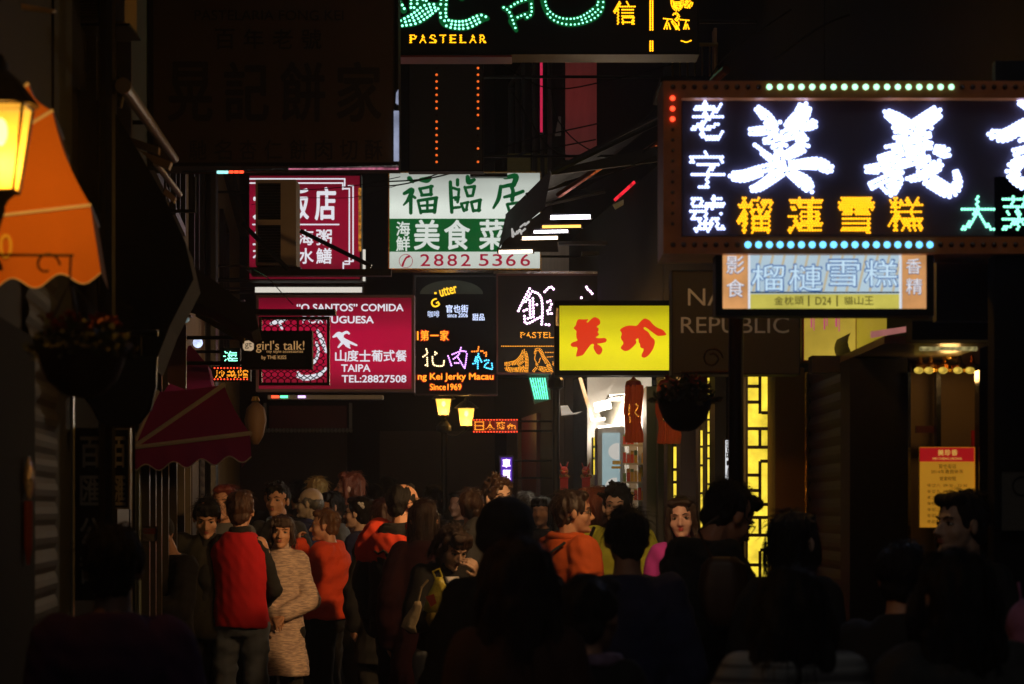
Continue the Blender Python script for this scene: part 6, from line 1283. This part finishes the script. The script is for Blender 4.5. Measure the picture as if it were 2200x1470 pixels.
# ---------------- the middle
def e_yoke(c):
    q = MB(); q.loft([(c['up']((0, 0, 1.235)), .232, .186), (c['up']((0, -.004, 1.31)), .24, .186), (c['up']((0, -.012, 1.375)), .225, .162), (c['up']((0, -.02, 1.425)), .13, .115)], 18)
    for i, k in enumerate((-1, 1)): q.caps(c['sh'][i] - V((k * .028, 0, .01)), c['sh'][i] * .72 + c['el'][i] * .28, .126, .122)
    c['job']('yoke', q, C_YOKE, FOLDS, .01); c['put']('back_print', MB().tube([c['up'](p) for p in ((-.05, -.19, 1.3), (-.02, -.192, 1.285), (.02, -.192, 1.305), (.06, -.19, 1.28))], .007, 6), C_BLK)
person('tall man with receding hair in a black jacket with orange shoulders', 872, 1031, 15.0, -38, 'receding', HB, ('jacket', C_BLK, .045, .8), head=(-22, 0, 0), bulk=1.14, extras=(e_yoke,), collar=(C_BLK, .085, .024), dx=-.02)
person('woman with long dark hair and wine coloured coat behind the bob haired woman', 910, 1066, 14.4, 6, 'long', HBR, ('coat', C_WINE, .035, .6), face=False, fem=True)
person('woman with long dark auburn hair left of the orange shouldered man', 826, 1066, 16.2, 15, 'long', mat('dark_auburn_hair', (.035, .01, .007), .4, var=.3, vs=60, stretch=(6, 6, 1), bump=.5, bs=90), ('coat', C_BLK, .03, .6), face=False, fem=True)
bag_lady, wr_, s_ = person('woman in a black jacket raising a hand to her mouth, bags on her arm', 953, 1105, 13.0, -150, 'bob', HBR, ('jacket', C_BLK, .025, .8), ('jeans', C_JEAN2), head=(6, 36, 0), fem=True, vox=.005, skin=SKINP, arms=(((-.23, .12, 1.17), (-.09, .235, 1.37)), ((.225, .06, 1.1), (.06, .3, 1.15))), hands=((.6, (.4, -.7, -.2)), (.8, (-.6, 0, -.6))), extras=(lambda c: c['put']('shirt', MB().loft([(V((0, .125, 1.12)), .012, .01), (V((0, .13, 1.25)), .03, .012), (V((0, .1, 1.36)), .045, .012)], 8), C_WHT),))
person('man in a grey shirt with a round badge on its back at the centre', 1015, 1044, 17.0, -16, 'short', mat('warm_brown_hair', (.06, .03, .016), .45, var=.3, vs=60, bump=.5, bs=90), ('shirt', C_GREY, .02, .82), face=False, extras=(lambda c: (c['put']('badge', MB().prism([c['up']((.0 + .055 * math.cos(a), -.147, 1.24 + .055 * math.sin(a))) for a in np.linspace(0, 6.283, 18, endpoint=False)], (0, -.006, 0)), C_BLK), c['put']('badge_ring', MB().tube([c['up']((.0 + .055 * math.cos(a), -.155, 1.24 + .055 * math.sin(a))) for a in np.linspace(0, 6.283, 19)], .006, 6), C_WHT)),))
person('tall man with wavy brown hair and glasses facing the camera above the woollen hat', 1074, 1019, 16.2, -152, 'spiky', mat('wavy_brown_hair', (.045, .022, .011), .45, var=.3, vs=60, bump=.5, bs=90), ('jacket', C_CHAR, .03, .8), head=(0, 2, 6), glasses=True, skin=SKINP)
person('man in an orange wool jacket with a bag strap, in profile to the right', 1232, 1046, 13.5, -58, 'short', mat('dark_brown_hair', (.028, .014, .009), .45, var=.3, vs=60, bump=.5, bs=90), ('jacket', C_OR2, .035, .78), head=(-24, 0, 0), glasses=True, bulk=1.1, collar=(C_OR2, .09, .03), dx=-.015, extras=(lambda c: c['put']('bag_strap', MB().tube([c['up'](p) for p in ((.13, -.12, 1.415), (.06, -.2, 1.34), (-.05, -.212, 1.2), (-.16, -.18, 1.05))], .008, 6), C_BLK),))
person('woman with auburn hair holding a phone to her face behind the orange jacket', 1276, 1040, 15.6, 60, 'big', HRD, ('coat', C_BLK, .03, .6), fem=True)
person('young man with black hair in a lime yellow jacket facing left', 1324, 1037, 15.0, 152, 'spiky', HB, ('jacket', C_LIME, .035, .8), head=(18, 0, 0), bulk=1.1, skin=SKINP, extras=(lambda c: c['put']('bag_strap', MB().tube([c['up'](p) for p in ((.12, .05, 1.45), (.13, .165, 1.3), (.1, .185, 1.0))], .011, 6), C_BLK),))
person('young woman with long dark hair in a magenta cardigan facing the camera', 1468, 1061, 14.0, 172, 'long', mat('dark_long_hair', (.025, .012, .008), .45, var=.3, vs=60, stretch=(6, 6, 1), bump=.5, bs=90), ('cardigan', C_MAG, .015, .7), ('jeans', C_JEAN), head=(0, 2, 4), fem=True, skin=mat('rosy_pale_skin', (.68, .42, .36), .45, var=.05), lips=LIPR, extras=(lambda c: c['put']('shirt', MB().loft([(V((0, .13, 1.0)), .03, .012), (V((0, .145, 1.2)), .04, .012), (V((0, .1, 1.38)), .045, .014)], 8), C_WHT),))
for k, (x, y, Y_, yw, hr, hmm, lab) in enumerate(((800, 1036, 24.5, 30, 'short', HB, 'far dark figure right of the auburn haired woman'), (832, 1022, 26.0, -20, 'short', HB, 'far dark figure left of the orange shouldered man'), (930, 1040, 25.0, 10, 'long', HB, 'far dark long haired figure right of the orange shouldered man'), (985, 1052, 23.5, 150, 'short', HB, 'far dark figure left of the grey shirted man'), (1130, 1052, 20.5, 20, 'short', HGR, 'far grey haired figure right of the man in glasses'), (1165, 1062, 19.5, 160, 'bob', HB, 'far dark figure left of the orange jacket'))):
    person(lab, x, y, Y_, yw, hr, hmm, ('jacket', C_BLK if k % 2 else C_CHAR, .03, .8), face=False, fem=hr != 'short')

# ---------------- bags
def bag(name, label, cat, ring, Y, m, seed, depth=.5, handle=None, extra=None):
    """a soft bag lofted from photo rows (row, left, right)"""
    rs = random.Random(seed); t = Thing(name, label, cat, P((ring[-1][1] + ring[-1][2]) / 2, ring[-1][0], Y)); q = MB(); n = 20; vs = []
    for y, a, b_ in ring:
        r_ = (b_ - a) / 2 / F * Y; c = P((a + b_) / 2, y, Y)
        vs += [c + Vector((r_ * math.cos(w2), max(.012, r_ * depth) * math.sin(w2), 0)) * (1 + .1 * math.sin(5 * w2 + seed) + rs.uniform(-.05, .05)) for w2 in np.linspace(0, 6.283, n, endpoint=False)]
    N = len(ring); q.add(vs, [(i*n+k, (i+1)*n+k, (i+1)*n+(k+1) % n, i*n+(k+1) % n) for i in range(N-1) for k in range(n)] + [tuple(range(n)), tuple((N-1)*n+k for k in range(n))[::-1]])
    t.part('bag_body', q, m, None, True)
    if handle: t.part('handle', MB().tube([P(x, y, Y) for x, y in handle], .006, 6), m)
    return t
YB = mat('yellow_plastic', (.8, .72, .08), .3, var=.2, vs=30, bump=.8, bs=40)
t = bag('plastic_bag', 'crumpled yellow plastic carrier bag hanging from the woman\'s wrist', 'bag', [(1240, 936, 950), (1256, 930, 956), (1275, 922, 972), (1296, 914, 976), (1310, 910, 962), (1316, 918, 940)], 12.35, YB, 2, .45, [(936, 1244), (930, 1228), (944, 1222), (950, 1240)])
t.part('red_print', MB().prism([P(*p, 12.265) for p in ((914, 1282), (932, 1276), (938, 1296), (926, 1304))][::-1], (0, .004, 0)), mat('red_print', (.5, .08, .02), .5))
bag('paper_bag', 'pale beige bag hanging lower left of the yellow plastic bag', 'bag', [(1292, 892, 904), (1304, 886, 906), (1330, 868, 900), (1346, 862, 892), (1360, 884, 896)], 12.6, mat('beige_paper', (.5, .4, .24), .6, var=.2, bump=.5), 4, .4, [(898, 1294), (906, 1262), (920, 1246)])
bag('tote_bag', 'dim olive tote bag hanging below the yellow plastic bag', 'bag', [(1305, 922, 950), (1330, 916, 952), (1350, 924, 944)], 12.75, mat('dark_yellow_cloth', (.2, .15, .02), .7), 5, .4, [(930, 1306), (936, 1280), (940, 1306)])
bag('shoulder_bag', 'big dark brown shoulder bag carried by the bending man in black', 'bag', [(1196, 1524, 1580), (1215, 1508, 1598), (1270, 1500, 1606), (1320, 1506, 1600), (1345, 1530, 1585)], 8.98, mat('brown_leather', (.045, .02, .008), .5, var=.3), 7, .4, [(1530, 1200), (1500, 1140), (1545, 1110)])
bag('paper_bag', 'upright tan paper bag beside the bending man in black', 'bag', [(1300, 1590, 1614), (1330, 1588, 1620), (1352, 1588, 1620)], 9.1, mat('tan_paper', (.45, .22, .08), .6, var=.15), 8, .35, [(1594, 1302), (1602, 1285), (1610, 1302)])
finish_jobs()
# ================================================================ a thin haze volume added for halos round the signs
hz = MB().box((-32, -17, -1), (32, 62, 13)); air = bpy.data.materials.new('halo_haze'); air.use_nodes = True; t_ = air.node_tree
t_.nodes.remove(t_.nodes['Principled BSDF']); pv = t_.nodes.new('ShaderNodeVolumePrincipled')
pv.inputs['Color'].default_value = (.9, .92, 1, 1); pv.inputs['Density'].default_value = .0016; pv.inputs['Anisotropy'].default_value = .8
t_.links.new(pv.outputs[0], t_.nodes['Material Output'].inputs['Volume'])
ho = bpy.data.objects.new('haze', hz.mesh('haze', air)); COL.objects.link(ho); ho['kind'] = 'stuff'
